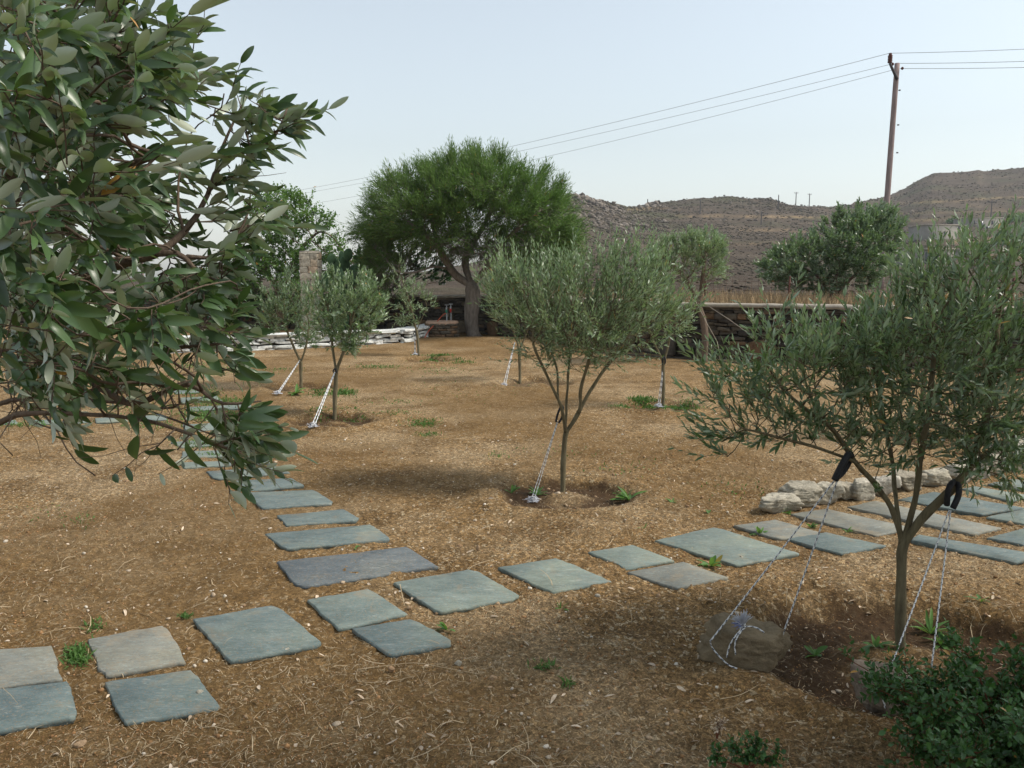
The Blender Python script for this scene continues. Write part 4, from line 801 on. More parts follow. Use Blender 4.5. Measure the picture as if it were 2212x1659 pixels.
# round leaved green tree at left
Yg = 23.0; bg_ = np.array([P(600, 600, Yg)[0], Yg, 0]); sk = [(-1, [bg_, bg_ + [0, 0, .7], bg_ + [.1, 0, 1.3]]), (0, [bg_ + [0, 0, 1.0], P(650, 540, Yg), P(690, 500, Yg)]), (0, [bg_ + [0, 0, 1.0], P(560, 540, Yg), P(540, 480, Yg)])]
leafy('green_tree', bg_, [(590, 480, 66, 62, Yg, 1.3), (650, 480, 50, 48, Yg, 1.0), (610, 435, 45, 26, Yg, .8), (700, 490, 30, 28, Yg, .6), (560, 560, 80, 55, Yg, 1.2), (640, 555, 48, 45, Yg, .9), (722, 520, 16, 18, Yg, .35), (672, 440, 10, 14, Yg, .3), (520, 600, 70, 50, Yg, 1.0), (705, 560, 45, 50, Yg + .4, .8), (640, 600, 70, 45, Yg, 1.0), (760, 590, 40, 40, Yg + .5, .8)], 2600,
      'bright green round-leaved tree rising behind the stone pillar at left', 52, 'carob', .12, .038, cat='tree', nsh=2.6, step=.16, tr=.10, sk=sk, tip=.005, shL=(.15, .4), ang=55, alt=True)
Yc = 24.5; bc = np.array([P(650, 600, Yc)[0], Yc, 0])
leafy('dark_shrub', (P(440, 600, 24)[0], 24, 0), [(430, 640, 120, 55, 24, 1.2), (560, 660, 90, 40, 23.6, .9), (700, 640, 60, 45, 23.2, .8), (780, 625, 60, 45, 23.4, .8)], 1400, 'long dark hedge-like shrub behind the pale low wall at left', 53, 'lentisk', .12, .034, nsh=1.6)
# unseen tree added outside the frame to shade the near right bed
bt = np.array([5.6, 1.5, 0.0]); g_ = np.random.default_rng(90)
cs = [(4.6, 1.9, 3.9, 1.2), (5.6, 1.5, 4.3, 1.3), (3.7, 1.5, 3.9, 1.1), (2.7, 1.2, 3.9, .95), (6.4, 1.2, 4.0, 1.2), (4.6, .8, 4.2, 1.2)]
t = thing('added_shade_tree', bt, 'unseen leafy tree added beyond the right edge to shade the near bed', 'tree'); wood = MB(); lf = MB(); hub = bt + [-.1, -.25, 1.9]
V, f = tubes([spline([bt, bt + [.05, 0, .9], hub], 8)], [np.linspace(.17, .12, 8)], 8); wood.add(V, f)
for (cx, cy, cz, r_) in cs:
    c = np.array([cx, cy, cz]); V, f = tubes([spline([hub, hub * .55 + c * .45 + [0, 0, -.1], c], 8)], [np.linspace(.085, .03, 8)], 6); wood.add(V, f); n = 160; d_ = nrm(g_.normal(size=(n, 3))); e = c + d_ * r_ * g_.random((n, 1)) ** .4
    V, f = tubes(np.stack([np.broadcast_to(c, e.shape), (c + e) / 2 + g_.normal(0, .06, e.shape), e], 1), np.tile([.018, .010, .004], (n, 1)), 4, False); wood.add(V, f)
    shoots(g_, e, d_ + g_.normal(0, .5, d_.shape), g_.uniform(.2, .5, n), wood, lf, None, .3, .10, .03, 50, 'mid', 9, .1, .003)
wood.build('trunk_and_branches', M['bark'], t); lf.build('foliage', M['carob'], t)
# prickly pear behind the pillar
g_ = np.random.default_rng(5); cb = P(735, 600, 21.6); t = thing('prickly_pear', (cb[0], cb[1], 0), 'prickly pear cactus with flat round pads right of the stone pillar', 'cactus')
for k, (u, v, r_) in enumerate([(712, 610, 17), (735, 600, 17), (756, 612, 15), (722, 575, 15), (745, 572, 14), (765, 588, 13), (738, 556, 11), (752, 550, 11), (716, 560, 10), (740, 640, 20), (720, 660, 22), (756, 655, 20), (735, 690, 22)]):
    d, f = ico(3); c = P(u, v, 21.6 + g_.uniform(-.2, .2)); s = r_ / F * 21.6; th = g_.uniform(-.9, .9); dv = d * np.array([s, .035, s * 1.25]); a_ = g_.uniform(-.4, .4)
    dv = np.stack([dv[:, 0] * math.cos(a_) - dv[:, 2] * math.sin(a_), dv[:, 1], dv[:, 0] * math.sin(a_) + dv[:, 2] * math.cos(a_)], 1)
    dv = np.stack([dv[:, 0] * math.cos(th) - dv[:, 1] * math.sin(th), dv[:, 0] * math.sin(th) + dv[:, 1] * math.cos(th), dv[:, 2]], 1); mb = MB(); mb.add(dv + c, f); mb.build('cactus_pad', M['cactus'], t)

# ------------------------------------------------------------------ near broad-leaved olive overhanging from the left
Y0 = 1.95; bx = P(-330, 900, Y0)[0]; b = np.array([bx, Y0, float(gz(bx, Y0))]); J = P(-90, 925, 1.95); K1 = P(20, 960, 1.9)
sk = [(-1, [b - [0, 0, .05], b + [.05, 0, .45], b + [.16, 0, .75], P(-150, 930, 1.95)]),
      (0, [P(-150, 930, 1.95), P(-20, 920, 1.9), P(30, 898, 1.85), P(110, 893, 1.85), P(230, 900, 1.8), P(300, 905, 1.8), P(380, 925, 1.75), P(450, 955, 1.7), P(530, 985, 1.7)]),
      (0, [P(-150, 930, 1.95), P(-30, 880, 1.95), P(60, 860, 1.95), P(150, 862, 1.9), P(250, 868, 1.9), P(330, 880, 1.9), P(400, 880, 1.85)]),
      (0, [P(-150, 900, 2.0), P(-40, 800, 2.0), P(20, 745, 2.0), P(90, 765, 1.95), P(170, 805, 1.9), P(250, 860, 1.85), P(350, 895, 1.8), P(430, 930, 1.75)]),
      (0, [P(-150, 900, 2.0), P(-60, 760, 2.05), P(60, 640, 2.0), P(180, 600, 1.9), P(300, 560, 1.8), P(380, 545, 1.8), P(430, 590, 1.8), P(480, 612, 1.8), P(525, 632, 1.8)]),
      (4, [P(330, 548, 1.8), P(400, 505, 1.85), P(450, 420, 1.9), P(480, 330, 1.95), P(512, 250, 2.0), P(520, 220, 2.0)]), (4, [P(400, 570, 1.8), P(470, 555, 1.85), P(510, 520, 1.9), P(535, 470, 1.95), P(556, 410, 2.0)]),
      (5, [P(385, 510, 1.85), P(380, 430, 1.85), P(398, 315, 1.9), P(420, 280, 1.9), P(450, 250, 1.9)]), (0, [P(-150, 900, 2.0), P(-100, 600, 2.1), P(0, 400, 2.1), P(120, 250, 2.0), P(230, 180, 1.9), P(330, 150, 1.8)]),
      (8, [P(-20, 430, 2.1), P(100, 420, 2.0), P(220, 380, 1.9), P(300, 350, 1.8), P(370, 330, 1.8)]), (8, [P(60, 320, 2.0), P(140, 120, 2.1), P(250, 0, 2.1), P(330, -80, 2.1)]), (5, [P(480, 330, 1.95), P(560, 330, 1.95), P(590, 300, 1.95), P(605, 265, 1.95), P(620, 225, 2.0)]),
      (3, [P(150, 795, 1.9), P(300, 770, 1.85), P(400, 745, 1.8), P(480, 740, 1.8), P(520, 735, 1.8)]), (3, [P(300, 880, 1.8), P(400, 820, 1.75), P(440, 850, 1.7), P(480, 870, 1.7), P(520, 870, 1.7), P(565, 865, 1.7)]),
      (1, [P(20, 900, 1.85), P(0, 930, 1.8), P(6, 975, 1.8), P(30, 985, 1.8)]), (1, [P(110, 895, 1.85), P(135, 930, 1.8), P(140, 970, 1.8), P(160, 1000, 1.8), P(205, 1030, 1.8)])]
BL = [(60, 120, 130, 120, 1.9, .5), (200, 110, 130, 100, 1.85, .45), (300, 150, 90, 90, 1.85, .35), (400, 170, 60, 45, 1.85, .2), (120, 300, 190, 110, 1.85, .5), (270, 380, 110, 90, 1.8, .3), (60, 480, 170, 100, 1.85, .4), (240, 500, 140, 80, 1.8, .35), (400, 470, 60, 45, 1.8, .2, .6), (120, 620, 170, 70, 1.8, .35, .7), (330, 640, 110, 75, 1.75, .3), (470, 600, 70, 55, 1.75, .2), (440, 680, 80, 45, 1.75, .2), (520, 260, 40, 60, 1.95, .12, 2.2), (560, 300, 40, 35, 1.95, .1, 1.6), (500, 380, 40, 50, 1.95, .1, 1.5), (500, 500, 45, 50, 1.9, .15),
      (420, 780, 70, 40, 1.75, .15, .35), (200, 850, 210, 65, 1.85, .3, .9), (460, 900, 60, 45, 1.7, .1, 1.2), (480, 955, 60, 45, 1.7, .1, 2.0), (510, 880, 60, 30, 1.7, .1, 1.0), (380, 980, 80, 35, 1.7, .1, .9), (100, 760, 150, 60, 1.9, .3, .8), (420, 830, 90, 50, 1.8, .2, .7), (100, -60, 250, 80, 1.9, .5), (40, 200, 130, 160, 1.35, .2), (180, 330, 140, 140, 1.45, .2), (60, 500, 130, 110, 1.35, .2), (300, 120, 90, 80, 1.5, .2), (200, 680, 200, 60, 1.5, .2, .8), (150, 780, 170, 50, 1.6, .25, .6)]
olive('broadleaf_tree', b, sk, BL, 1400, 'near tree with broad leathery green and silver leaves overhanging from the left edge', 61, .038, sM=2.5, leafL=.080, leafW=.0112, nb=.6, nv=(.1, 1.5, .5), bt=.8, kind='fine', nsh=.62, shL=(.06, .16), npair=6, step=.045, mat='bigleaf', barkm='barkbrown', group=None, tip=.0016, ang=48, up=.1, outw=.5, twigk=7, alt=True,
      wind=(1.0, 0, .12), droop=.12, curl=.28, upn=0.0, jit=.4, dk=.075, bare=lambda p, g_: g_.random(len(p)) < np.where(p[:, 2] < CH - .12 * p[:, 1], np.where(p[:, 0] / p[:, 1] * F + 1106 > 380, .9, .22), .95), stemr=.0016)
# ------------------------------------------------------------------ low shrubs and weeds
def pinnate(name, base, dirs, label, seed, mat='lentisk', leafL=.028, leafW=.0082, cat='shrub', group=None, npair=5, stem='barkred', fr=26, frL=(.05, .09)):
    g_ = np.random.default_rng(seed); b = np.array(base); t = thing(name, b, label, cat, group); wood = MB(); lf = MB()
    for (dx, dy, dz) in dirs:
        L = math.sqrt(dx * dx + dy * dy + dz * dz); pts = spline([b, b + np.array([dx * .3, dy * .3, dz * .45]), b + np.array([dx * .7, dy * .7, dz * .82]), b + np.array([dx, dy, dz])], 14); pts[1:] += g_.normal(0, .012 * L, (13, 3)).cumsum(0) * .3
        V, f = tubes([pts], [np.linspace(.0042, .0012, 14)], 5); wood.add(V, f); n = int(fr * L / .45); ti = g_.uniform(2.5, 13, n); i0 = np.clip(ti.astype(int), 0, 12); q = (ti - i0)[:, None]
        B = pts[i0] * (1 - q) + pts[i0 + 1] * q; T = nrm(pts[i0 + 1] - pts[i0]); D = nrm(T * .5 + g_.normal(0, .75, (n, 3)) + [0, 0, .35])
        shoots(g_, B, D, g_.uniform(*frL, n), wood, lf, None, .2, leafL, leafW, 62, 'near', npair, .05, .0009)
    wood.build('stems', M[stem], t); lf.build('foliage', M[mat], t); return t
g_ = np.random.default_rng(77); bs = at(2090, 1650); bs = np.array([bs[0] + .05, bs[1] - .12, 0.0])
def sp_dirs(n, rx, ry, hmin, hmax, g_): return [(g_.uniform(-rx, rx), g_.uniform(-ry, ry), g_.uniform(hmin, hmax)) for _ in range(n)]
pinnate('lentisk_shrub', bs, [(x + .02, y, z) for x, y, z in sp_dirs(58, .42, .30, .10, .35, g_)] + [(-.12, .05, .40), (.12, .05, .38), (-.30, .0, .24), (-.2, .1, .30), (.3, .1, .36), (-.36, -.05, .14)] + sp_dirs(24, .3, .2, .24, .32, g_), 'dark green bushy shrub with red stems in the bottom right corner', 78)
bs = at(1600, 1659); pinnate('lentisk_shrub', (bs[0], bs[1] - .06, 0), [(-.04, .0, .075), (.05, .03, .08), (.09, .0, .05), (-.09, .02, .03), (.0, .02, .06)], 'small low seedling shrub at the bottom edge left of the dark bush', 79, fr=60, frL=(.03, .05), leafL=.02)
bs = at(1548, 1612); pinnate('red_seedling', (bs[0], bs[1], 0), [(.0, .0, .05), (.015, .01, .04)], 'tiny seedling with rusty red leaves above the small green seedling', 80, 'litter', .014, .0035, 'seedling', None, 4, 'barkred', 90, (.02, .035))
def weed(u, v, h, n, label, seed, group='green weeds growing in the soil', wd=.011, spread=.7):
    p = at(u, v); g_ = np.random.default_rng(seed); lf = MB(); a = g_.uniform(0, 6.28, n); el = g_.uniform(.25, 1.35, n) * (1.2 - spread * .5)
    D = np.stack([np.cos(a) * np.cos(el), np.sin(a) * np.cos(el), np.sin(el)], 1); N = np.stack([-np.cos(a) * np.sin(el), -np.sin(a) * np.sin(el), np.cos(el)], 1)
    L = h * g_.uniform(.6, 1.1, n); leaves(lf, p + D * .003, D, N, L, np.full(n, wd) * g_.uniform(.7, 1.2, n), 'fine', .3, g_)
    o = lf.build('weed', M['weed'], None, True, p); return tag(o, label, 'weed', group)
WD = [(965, 1362, .065, 5, 'broad-leaved seedling to the right of the thick-edged slab', .012), (1212, 1318, .05, 6, 'small upright weed on bare soil below the plain right-path slab', .006), (1535, 1225, .085, 9, 'leafy weed at the right corner of the paired slab', .016),
      (1642, 1156, .07, 10, 'spreading weed growing over the edge of the tan-grey slab', .009), (1750, 1140, .05, 8, 'small weed at the corner between tan-grey slab and guy rope', .009), (1700, 1110, .04, 7, 'little weed below the white end stone of the border', .008),
      (1360, 1082, .13, 13, 'largest weed at the right rim of the middle tree basin', .012), (1345, 1080, .10, 9, 'leafy weed just left of the largest one in the middle basin', .012), (1160, 1070, .09, 10, 'broad-leaved weed left of the rope in the middle basin', .012), (1105, 1066, .08, 8, 'weed at the far left rim of the middle tree basin', .009),
      (1762, 1418, .06, 6, 'round-leaved weed in the dark basin right of the brown boulder', .014), (1890, 1400, .08, 9, 'narrow-leaved weed left of the near olive trunk base', .008), (2010, 1370, .12, 14, 'tallest narrow-leaved weed right of the near olive trunk', .008), (2062, 1400, .08, 10, 'weed to the right of the two near guy ropes', .009), (2030, 1395, .09, 11, 'weed between the near trunk and the right ropes', .008),
      (1830, 1150, .05, 8, 'small grass weed at the edge of the long slab by the border', .006), (640, 852, .16, 10, 'pale green clump at the foot of the grey-green olive', .028), (768, 1186, .045, 5, 'pale seedling before the second receding slab', .007), (2118, 1302, .06, 7, 'dim weed on the soil at far right below the strip slab', .007),
      (1450, 1086, .05, 7, 'tiny weed left of the rock border', .008), (1530, 1110, .04, 6, 'tiny weed nearest the rock border end', .007), (1390, 1145, .04, 6, 'tiny weed in front of the middle basin', .006)]
for k, (u, v, h, n, lab, wd) in enumerate(WD): weed(u, v, h, n, lab, 500 + k, wd=wd)
def grass_patch(spec, label, seed):
    g_ = np.random.default_rng(seed); lf = MB()
    for (u, v, ru, rv, n, h) in spec:
        a = g_.normal(0, .5, n); b_ = g_.normal(0, .5, n); p = atv(u + ru * a, v + rv * b_); th = g_.uniform(0, 6.28, n); el = g_.uniform(.2, 1.4, n)
        D = np.stack([np.cos(th) * np.cos(el), np.sin(th) * np.cos(el), np.sin(el)], 1); L = h * g_.uniform(.4, 1.1, n); leaves(lf, p, D, np.tile([[0, 0, 1.]], (n, 1)) + g_.normal(0, .3, (n, 3)), L, L * .06 + .0012 * p[:, 1] * .35, 'mid', .3, g_)
    o = lf.build('grass', M['grass'], None, True); return tag(o, label, 'grass', kind='stuff')
grass_patch([(168, 1420, 26, 20, 420, .045), (205, 1358, 22, 14, 60, .05), (400, 1332, 16, 5, 70, .03), (1175, 1442, 26, 8, 60, .04), (1225, 1478, 10, 8, 30, .04), (60, 1110, 120, 30, 60, .03), (180, 1122, 50, 20, 60, .03)], 'short dark green grass tufts beside the near slabs', 601)
grass_patch([(450, 960, 60, 10, 500, .05), (470, 985, 60, 5, 300, .04), (470, 868, 70, 10, 700, .05), (440, 900, 60, 16, 500, .06), (520, 895, 60, 8, 300, .05), (420, 845, 60, 10, 400, .05), (60, 918, 100, 6, 300, .05), (300, 880, 120, 20, 300, .05), (330, 920, 60, 8, 200, .05), (560, 890, 40, 6, 120, .05)], 'green grass growing between the receding left slabs', 602)
grass_patch([(1385, 878, 55, 4, 900, .05), (1470, 882, 40, 4, 400, .05), (945, 777, 40, 2.4, 700, .06), (1000, 783, 30, 3, 120, .05), (820, 793, 50, 4, 260, .05), (940, 800, 60, 8, 90, .05), (915, 915, 36, 10, 420, .035), (925, 940, 30, 6, 140, .035), (740, 850, 30, 8, 420, .06), (690, 850, 30, 8, 200, .05),
             (860, 892, 50, 6, 120, .03), (840, 868, 90, 8, 120, .03), (760, 895, 40, 5, 160, .04), (690, 893, 26, 5, 160, .04), (1000, 840, 160, 40, 160, .03), (1190, 975, 120, 20, 60, .03), (1350, 1010, 90, 20, 70, .04), (1600, 1060, 120, 30, 90, .04), (1075, 985, 30, 8, 40, .04), (480, 800, 60, 10, 260, .05), (420, 790, 60, 8, 200, .05), (600, 800, 60, 6, 100, .05)], 'patchy green grass in the tree basins and on the garden soil', 603)
# tall dry grass behind the wall
g_ = np.random.default_rng(88); n = 15000; uq = g_.uniform(1140, 2400, n); yw = np.interp(uq, 1106 + F * WALL[:, 0] / WALL[:, 1] * 1.009, WALL[:, 1]); yy = yw + .5 + 5.0 * g_.random(n) ** 1.3; xx = (uq - 1106) / F / 1.009 * yy
k = vn(xx * .8, yy * .8, 7) > g_.uniform(-1.1, .5, n); xx, yy = xx[k], yy[k]; n = len(xx); zz = hz(xx, yy); th = g_.uniform(0, 6.28, n); el = g_.uniform(1.05, 1.5, n); L = g_.uniform(.12, .42, n); lf = MB()
D = np.stack([np.cos(th) * np.cos(el), np.sin(th) * np.cos(el), np.sin(el)], 1); leaves(lf, np.stack([xx, yy, zz - .02], 1), D, np.stack([np.sin(th), -np.cos(th), 0 * th], 1), L, np.full(n, .0042), 'mid', .1, g_)
tag(lf.build('dry_grass', M['hay'], None, True), 'tall straw-coloured dry grass standing behind the stone wall', 'grass', kind='stuff')
# fallen leaves
g_ = np.random.default_rng(89); n = 520; d = 2.1 + 5.5 * g_.random(n) ** 1.5; a = np.radians(g_.uniform(-34, 34, n)); x, y = d * np.sin(a), d * np.cos(a); k = ~np.any([inside(x, y, q) for q in NOSLAB], axis=0); x, y = x[k], y[k]; n = len(x); th = g_.uniform(0, 6.28, n); lf = MB()
leaves(lf, np.stack([x, y, gz(x, y, True) + .006], 1), np.stack([np.cos(th), np.sin(th), g_.uniform(-.05, .35, n)], 1), np.stack([g_.normal(0, .5, n), g_.normal(0, .5, n), np.ones(n)], 1), g_.uniform(.02, .055, n), g_.uniform(.003, .008, n), 'near', .35, g_)
tag(lf.build('fallen_leaves', M['litter'], None, True), 'dry fallen leaves scattered on the soil', 'fallen leaves', kind='stuff')
def stalk(pts, label, r=.0016):
    p = [at(u, v, .006 + h) for u, v, h in pts]; V, f = tubes([spline(p, 24)], [np.linspace(r, r * .5, 24)], 5); o = mesh_obj('dry_stalk', V, f, M['straw'], None, {'rnd': np.full(len(V), .8)}, True, p[0]); tag(o, label, 'dry stalk', 'long dry stalks on the soil')
stalk([(772, 1446, 0), (840, 1437, .004), (900, 1432, .01), (960, 1442, .006), (1035, 1456, 0)], 'long curved dry stalk on the soil in front of the thick-edged slab')
stalk([(772, 1446, 0), (774, 1471, .003), (840, 1472, .006), (893, 1460, .003)], 'bent dry stalk lying just in front of the long curved one', .0013)
stalk([(864, 1262, .03), (870, 1290, .02), (874, 1308, .0)], 'short pale stalk leaning on the left corner of the green-grey junction slab', .002)
stalk([(1555, 1510, 0), (1600, 1500, .004), (1640, 1478, .002)], 'curved straw stalk in front of the brown boulder')

# ------------------------------------------------------------------ guy ropes
def rope_pts(p, q, n, sag=0.0): t_ = np.linspace(0, 1, n)[:, None]; r_ = p * (1 - t_) + q * t_; r_[:, 2] -= sag * 4 * (t_ * (1 - t_))[:, 0]; return r_
def rope_mesh(mb, pts, r, pitch=.012, k=6):
    s = polyline_len(pts); n = max(8, int(s[-1] / (pitch / 2.0))); q = np.linspace(0, s[-1], n); P_ = np.stack([np.interp(q, s, pts[:, a]) for a in range(3)], 1)
    V, f = tubes([P_], [np.full(n, r)], k); ph = (np.arange(n)[:, None] * .25 + np.arange(k)[None] / k) % 1.0; mb.add(V, f, (ph < .32).astype(float).ravel())
def sleeve(pts, r, t):
    V, f = tubes([spline(pts, 12)], [[r] * 12], 12); mb = MB(); mb.add(V, f); return mb.build('foam_sleeve', M['foam'], t)
def guy(label, top, foot, gap, r, sleeve_l, knot=True, two=True, seed=1, pitch=.014):
    t = thing('guy_rope', foot, label, 'rope', 'striped guy ropes holding the olive trees'); mb = MB(); d = nrm(foot - top); side = nrm(np.cross(d, [0, 1, 0])); off = d * sleeve_l
    for s_ in ((-1, 1) if two else (0,)):
        rope_mesh(mb, rope_pts(top + off + side * gap * .15 * s_, foot + side * gap * s_, 12), r, pitch)
    mb.build('rope', M['rope'], t)
    if sleeve_l > .01: 
        for s_ in (-1, 1): sleeve([top + off * 1.0 + side * .010 * s_, top + off * .5 + side * .018 * s_ + [0, -.02, 0], top + side * .010 * s_ + [0, -.02, .015], top + [0, .03, .02] + side * .004 * s_], .008, t)
    if knot:
        g_ = np.random.default_rng(seed); kb = MB(); c = foot
        for q in range(3):
            an = np.linspace(0, 6.28, 14); rr_ = .022 * g_.uniform(.7, 1.1); n1 = nrm(g_.normal(size=3)); a_, b_ = frames(n1[None]); rope_mesh(kb, c + [0, 0, .015] + (np.cos(an)[:, None] * a_ + np.sin(an)[:, None] * b_) * rr_, r * 1.1, pitch)
        kb.build('knot', M['rope'], t); fb = MB()
        n = 70; D = nrm(g_.normal(size=(n, 3)) * [1, .6, .35] + [0, -.1, .1]); B_ = c + g_.normal(0, .012, (n, 3)) + [0, 0, .015]; pts = B_[:, None] + D[:, None] * (np.linspace(0, 1, 4) * .055)[None, :, None] * g_.uniform(.4, 1, (n, 1, 1)); pts[..., 2] = np.maximum(pts[..., 2] - np.linspace(0, .02, 4), c[2] + .003)
        V, f = tubes(pts, np.full((n, 4), .0009 * max(1, c[1] * .3)), 3, False); fb.add(V, f); fb.build('frayed_end', M['fray'], t)
    return t
f_ = at(1150, 1082, .01); guy('striped doubled rope with a black sleeve slanting from the middle olive to the ground', MAIN_TIE, f_, .010, .0030, .10, True, True, 3)
Yt = at(723, 909)[1]; f_ = at(676, 925, .02); guy('thick white doubled rope slanting left from the silvery olive of the left pair', P(725, 800, Yt), f_, .014, .006, .04, True, True, 4, .03)
Yt = at(650, 832)[1]; guy('pale rope slanting left from the grey-green olive behind', P(648, 778, Yt), at(600, 850, .02), .01, .006, 0, True, True, 5, .03)
Yt = at(905, 775)[1]; guy('short white rope close beside the thin stem of the slim far olive', P(896, 718, Yt), at(897, 773, .02), .012, .006, .05, True, True, 6, .04)
Yt = at(1122, 829)[1]; guy('white rope slanting left from the olive behind the middle one', P(1112, 740, Yt), at(1089, 829, .02), .014, .006, 0, True, True, 7, .04)
Yt = at(1432, 880)[1]; guy('nearly upright white rope beside the straight stem of the right rear olive', P(1434, 775, Yt), at(1423, 880, .02), .012, .005, .07, True, True, 8, .03)
# beige rope from the older olive
Yt = 14.0; t = thing('guy_rope', P(1547, 760, Yt), 'beige rope running down right from the older olive before the stone wall', 'rope'); mb = MB(); V, f = tubes([[P(1502, 650, Yt), P(1525, 695, Yt), P(1549, 738, Yt)], [P(1549, 738, Yt), P(1553, 760, Yt), P(1556, 790, Yt)]], [[.007] * 3] * 2, 5); mb.add(V, f); mb.build('rope', M['coping'], t)
t = thing('guy_rope', P(1615, 700, Yt), 'beige rope running to the right in front of the wall coping', 'rope'); mb = MB(); V, f = tubes([[P(1528, 660, Yt), P(1575, 690, Yt - .2), P(1630, 730, Yt - .4)]], [[.006] * 3], 5); mb.add(V, f); mb.build('rope', M['coping'], t)
# near left rope round the brown boulder
t = thing('guy_rope', rac, 'striped rope from the left sleeve of the near olive, knotted round the brown boulder', 'rope', 'striped guy ropes holding the olive trees'); mb = MB()
Yr = rac[1]; tl = TIE_L; dl = nrm(rac - tl); se = P(1803, 1037, tl[1] - .03)
LA = P(1534, 1385, Yr - .05); LB = P(1688, 1378, Yr + .02)
rope_mesh(mb, rope_pts(se, LA, 20, .004), .0030); rope_mesh(mb, rope_pts(se + [.01, 0, 0], LB, 20, .004), .0030)
fy = rac[1] - rad[1]
def onrock(u, v):                          # nearest surface of the boulder seen in this direction
    V = np.array([x.co[:] for x in ra.data.vertices]) + np.array(ra['org']); pu = ray(u, v); best = None
    rel = V - np.array([0, 0, CH]); d_ = pu / np.linalg.norm(pu); dist = np.linalg.norm(rel - (rel @ d_)[:, None] * d_, axis=1); k = dist < .022
    if not k.any(): k = dist < dist.min() + .01
    dep = (rel @ d_)[k].min(); return np.array([0, 0, CH]) + d_ * (dep - .004)
pts = [LA] + [onrock(u, v) for u, v in [(1538, 1398), (1556, 1420), (1575, 1437)]] + [at(1592, 1444, .006)]; rope_mesh(mb, spline(pts, 30), .0030)
rope_mesh(mb, spline([onrock(u, v) for u, v in [(1604, 1356), (1590, 1372), (1578, 1390), (1572, 1408), (1570, 1420)]], 24), .0030)
rope_mesh(mb, spline([onrock(u, v) for u, v in [(1606, 1357), (1592, 1377), (1587, 1395), (1589, 1414)]], 24), .0030)
rope_mesh(mb, spline([onrock(u, v) for u, v in [(1600, 1357), (1615, 1353), (1634, 1356), (1650, 1366)]], 20), .0030); mb.build('rope', M['rope'], t)
g_ = np.random.default_rng(3); c = onrock(1603, 1355)
for (cu, cv, mt, n) in ((1608, 1334, 'fray', 120), (1590, 1350, 'blue', 26), (1592, 1340, 'fray', 70)):
    tg = P(cu, cv, c[1] - .01); n_ = n; pts = c[None, None] + ((tg - c)[None, None] * 1.2 + g_.normal(0, .010, (n_, 1, 3))) * np.linspace(0, 1, 5)[None, :, None] + np.stack([np.zeros(5), np.zeros(5), np.sin(np.linspace(0, 3.1, 5)) * .006], 1)[None]
    V, f = tubes(pts, np.full((n_, 5), .0008), 3, False); fb = MB(); fb.add(V, f); fb.build('frayed_end', M[mt], t)
kb = MB(); an = np.linspace(0, 12.5, 30); rope_mesh(kb, c + np.stack([np.cos(an) * .011, np.sin(an) * .006, np.linspace(-.006, .014, 30)], 1), .0036); kb.build('knot', M['rope'], t)
sleeve([se, P(1815, 1012, tl[1] - .035), P(1832, 982, tl[1] - .03), P(1838, 985, tl[1] + .03)], .0135, t); sleeve([se + [.012, .02, 0], P(1822, 1018, tl[1] + .03), P(1838, 990, tl[1] + .035)], .0115, t)
# near right rope
t = thing('guy_rope', rbc, 'striped rope pair hanging from the right sleeve of the near olive into the dark shrub', 'rope', 'striped guy ropes holding the olive trees'); mb = MB(); tr_ = TIE_R; s1 = P(2050, 1102, tr_[1] - .04)
Yq = rbc[1]; rope_mesh(mb, rope_pts(s1, P(1915, 1465, Yq - .02), 20, .004), .0030); rope_mesh(mb, rope_pts(s1 + [.006, 0, 0], P(2012, 1440, Yq + .05), 20, .003), .0030)
rope_mesh(mb, spline([P(1915, 1465, Yq - .03), P(1905, 1490, Yq - .12), P(1912, 1530, Yq - .14)], 12), .0030); mb.build('rope', M['rope'], t)
sleeve([P(2045, 1090, tr_[1] - .03), P(2048, 1060, tr_[1] - .05), P(2055, 1045, tr_[1] - .035), P(2062, 1040, tr_[1] + .02)], .0115, t); sleeve([P(2058, 1098, tr_[1] - .04), P(2070, 1070, tr_[1] - .04), P(2070, 1048, tr_[1] - .02), P(2060, 1040, tr_[1] + .02)], .0115, t)

# ------------------------------------------------------------------ drip pipe, fence, utility poles, houses
pts = [at(u, v, .012) for u, v in [(1190, 757), (1280, 762), (1370, 767), (1450, 772), (1530, 778), (1610, 786), (1700, 795), (1850, 803), (2100, 812)]]
V, f = tubes([spline(pts, 60)], [[.010] * 60], 6); tag(mesh_obj('irrigation_pipe', V, f, M['rubber'], None, None, True, pts[0]), 'thin black irrigation pipe lying along the foot of the stone wall', 'pipe')
pts = [P(1370, 765, 15.0), at(1400, 772, .012), at(1480, 784, .012), at(1560, 786, .012)]; pts[0] = at(1372, 764, .012)
t = thing('wire_fence', (5.0, 16.0, .95), 'rusty wire mesh fence on thin posts in the dry grass behind the wall', 'fence')
FP = []
for u, yb in [(1150, 20.6), (1321, 18.9), (1520, 17.4), (1700, 16.3), (1963, 15.2), (2180, 14.6), (2420, 14.2)]:
    x = (u - 1106) / F * yb; z0 = float(hz(np.array([x]), np.array([yb]))[0]); FP.append((x, yb, z0)); mb = MB(); mb.add(*tubes([[[x, yb, z0 - .1], [x, yb, z0 + .3], [x + .01, yb, z0 + .62]]], [[.018, .018, .018]], 6)); mb.build('post', M['rust'], t)
FP = np.array(FP); mb = MB(); W3 = []
for k in range(len(FP) - 1):
    a, b_ = FP[k], FP[k + 1]
    for h in np.arange(.06, .6, .09): W3.append([a + [0, 0, h], (a + b_) / 2 + [0, 0, h - .01], b_ + [0, 0, h]])
    for q in np.arange(.03, 1, .1 / max(.2, np.linalg.norm(b_ - a) / 1.4)): m_ = a * (1 - q) + b_ * q; W3.append([m_, m_ + [0, 0, .28], m_ + [0, 0, .56]])
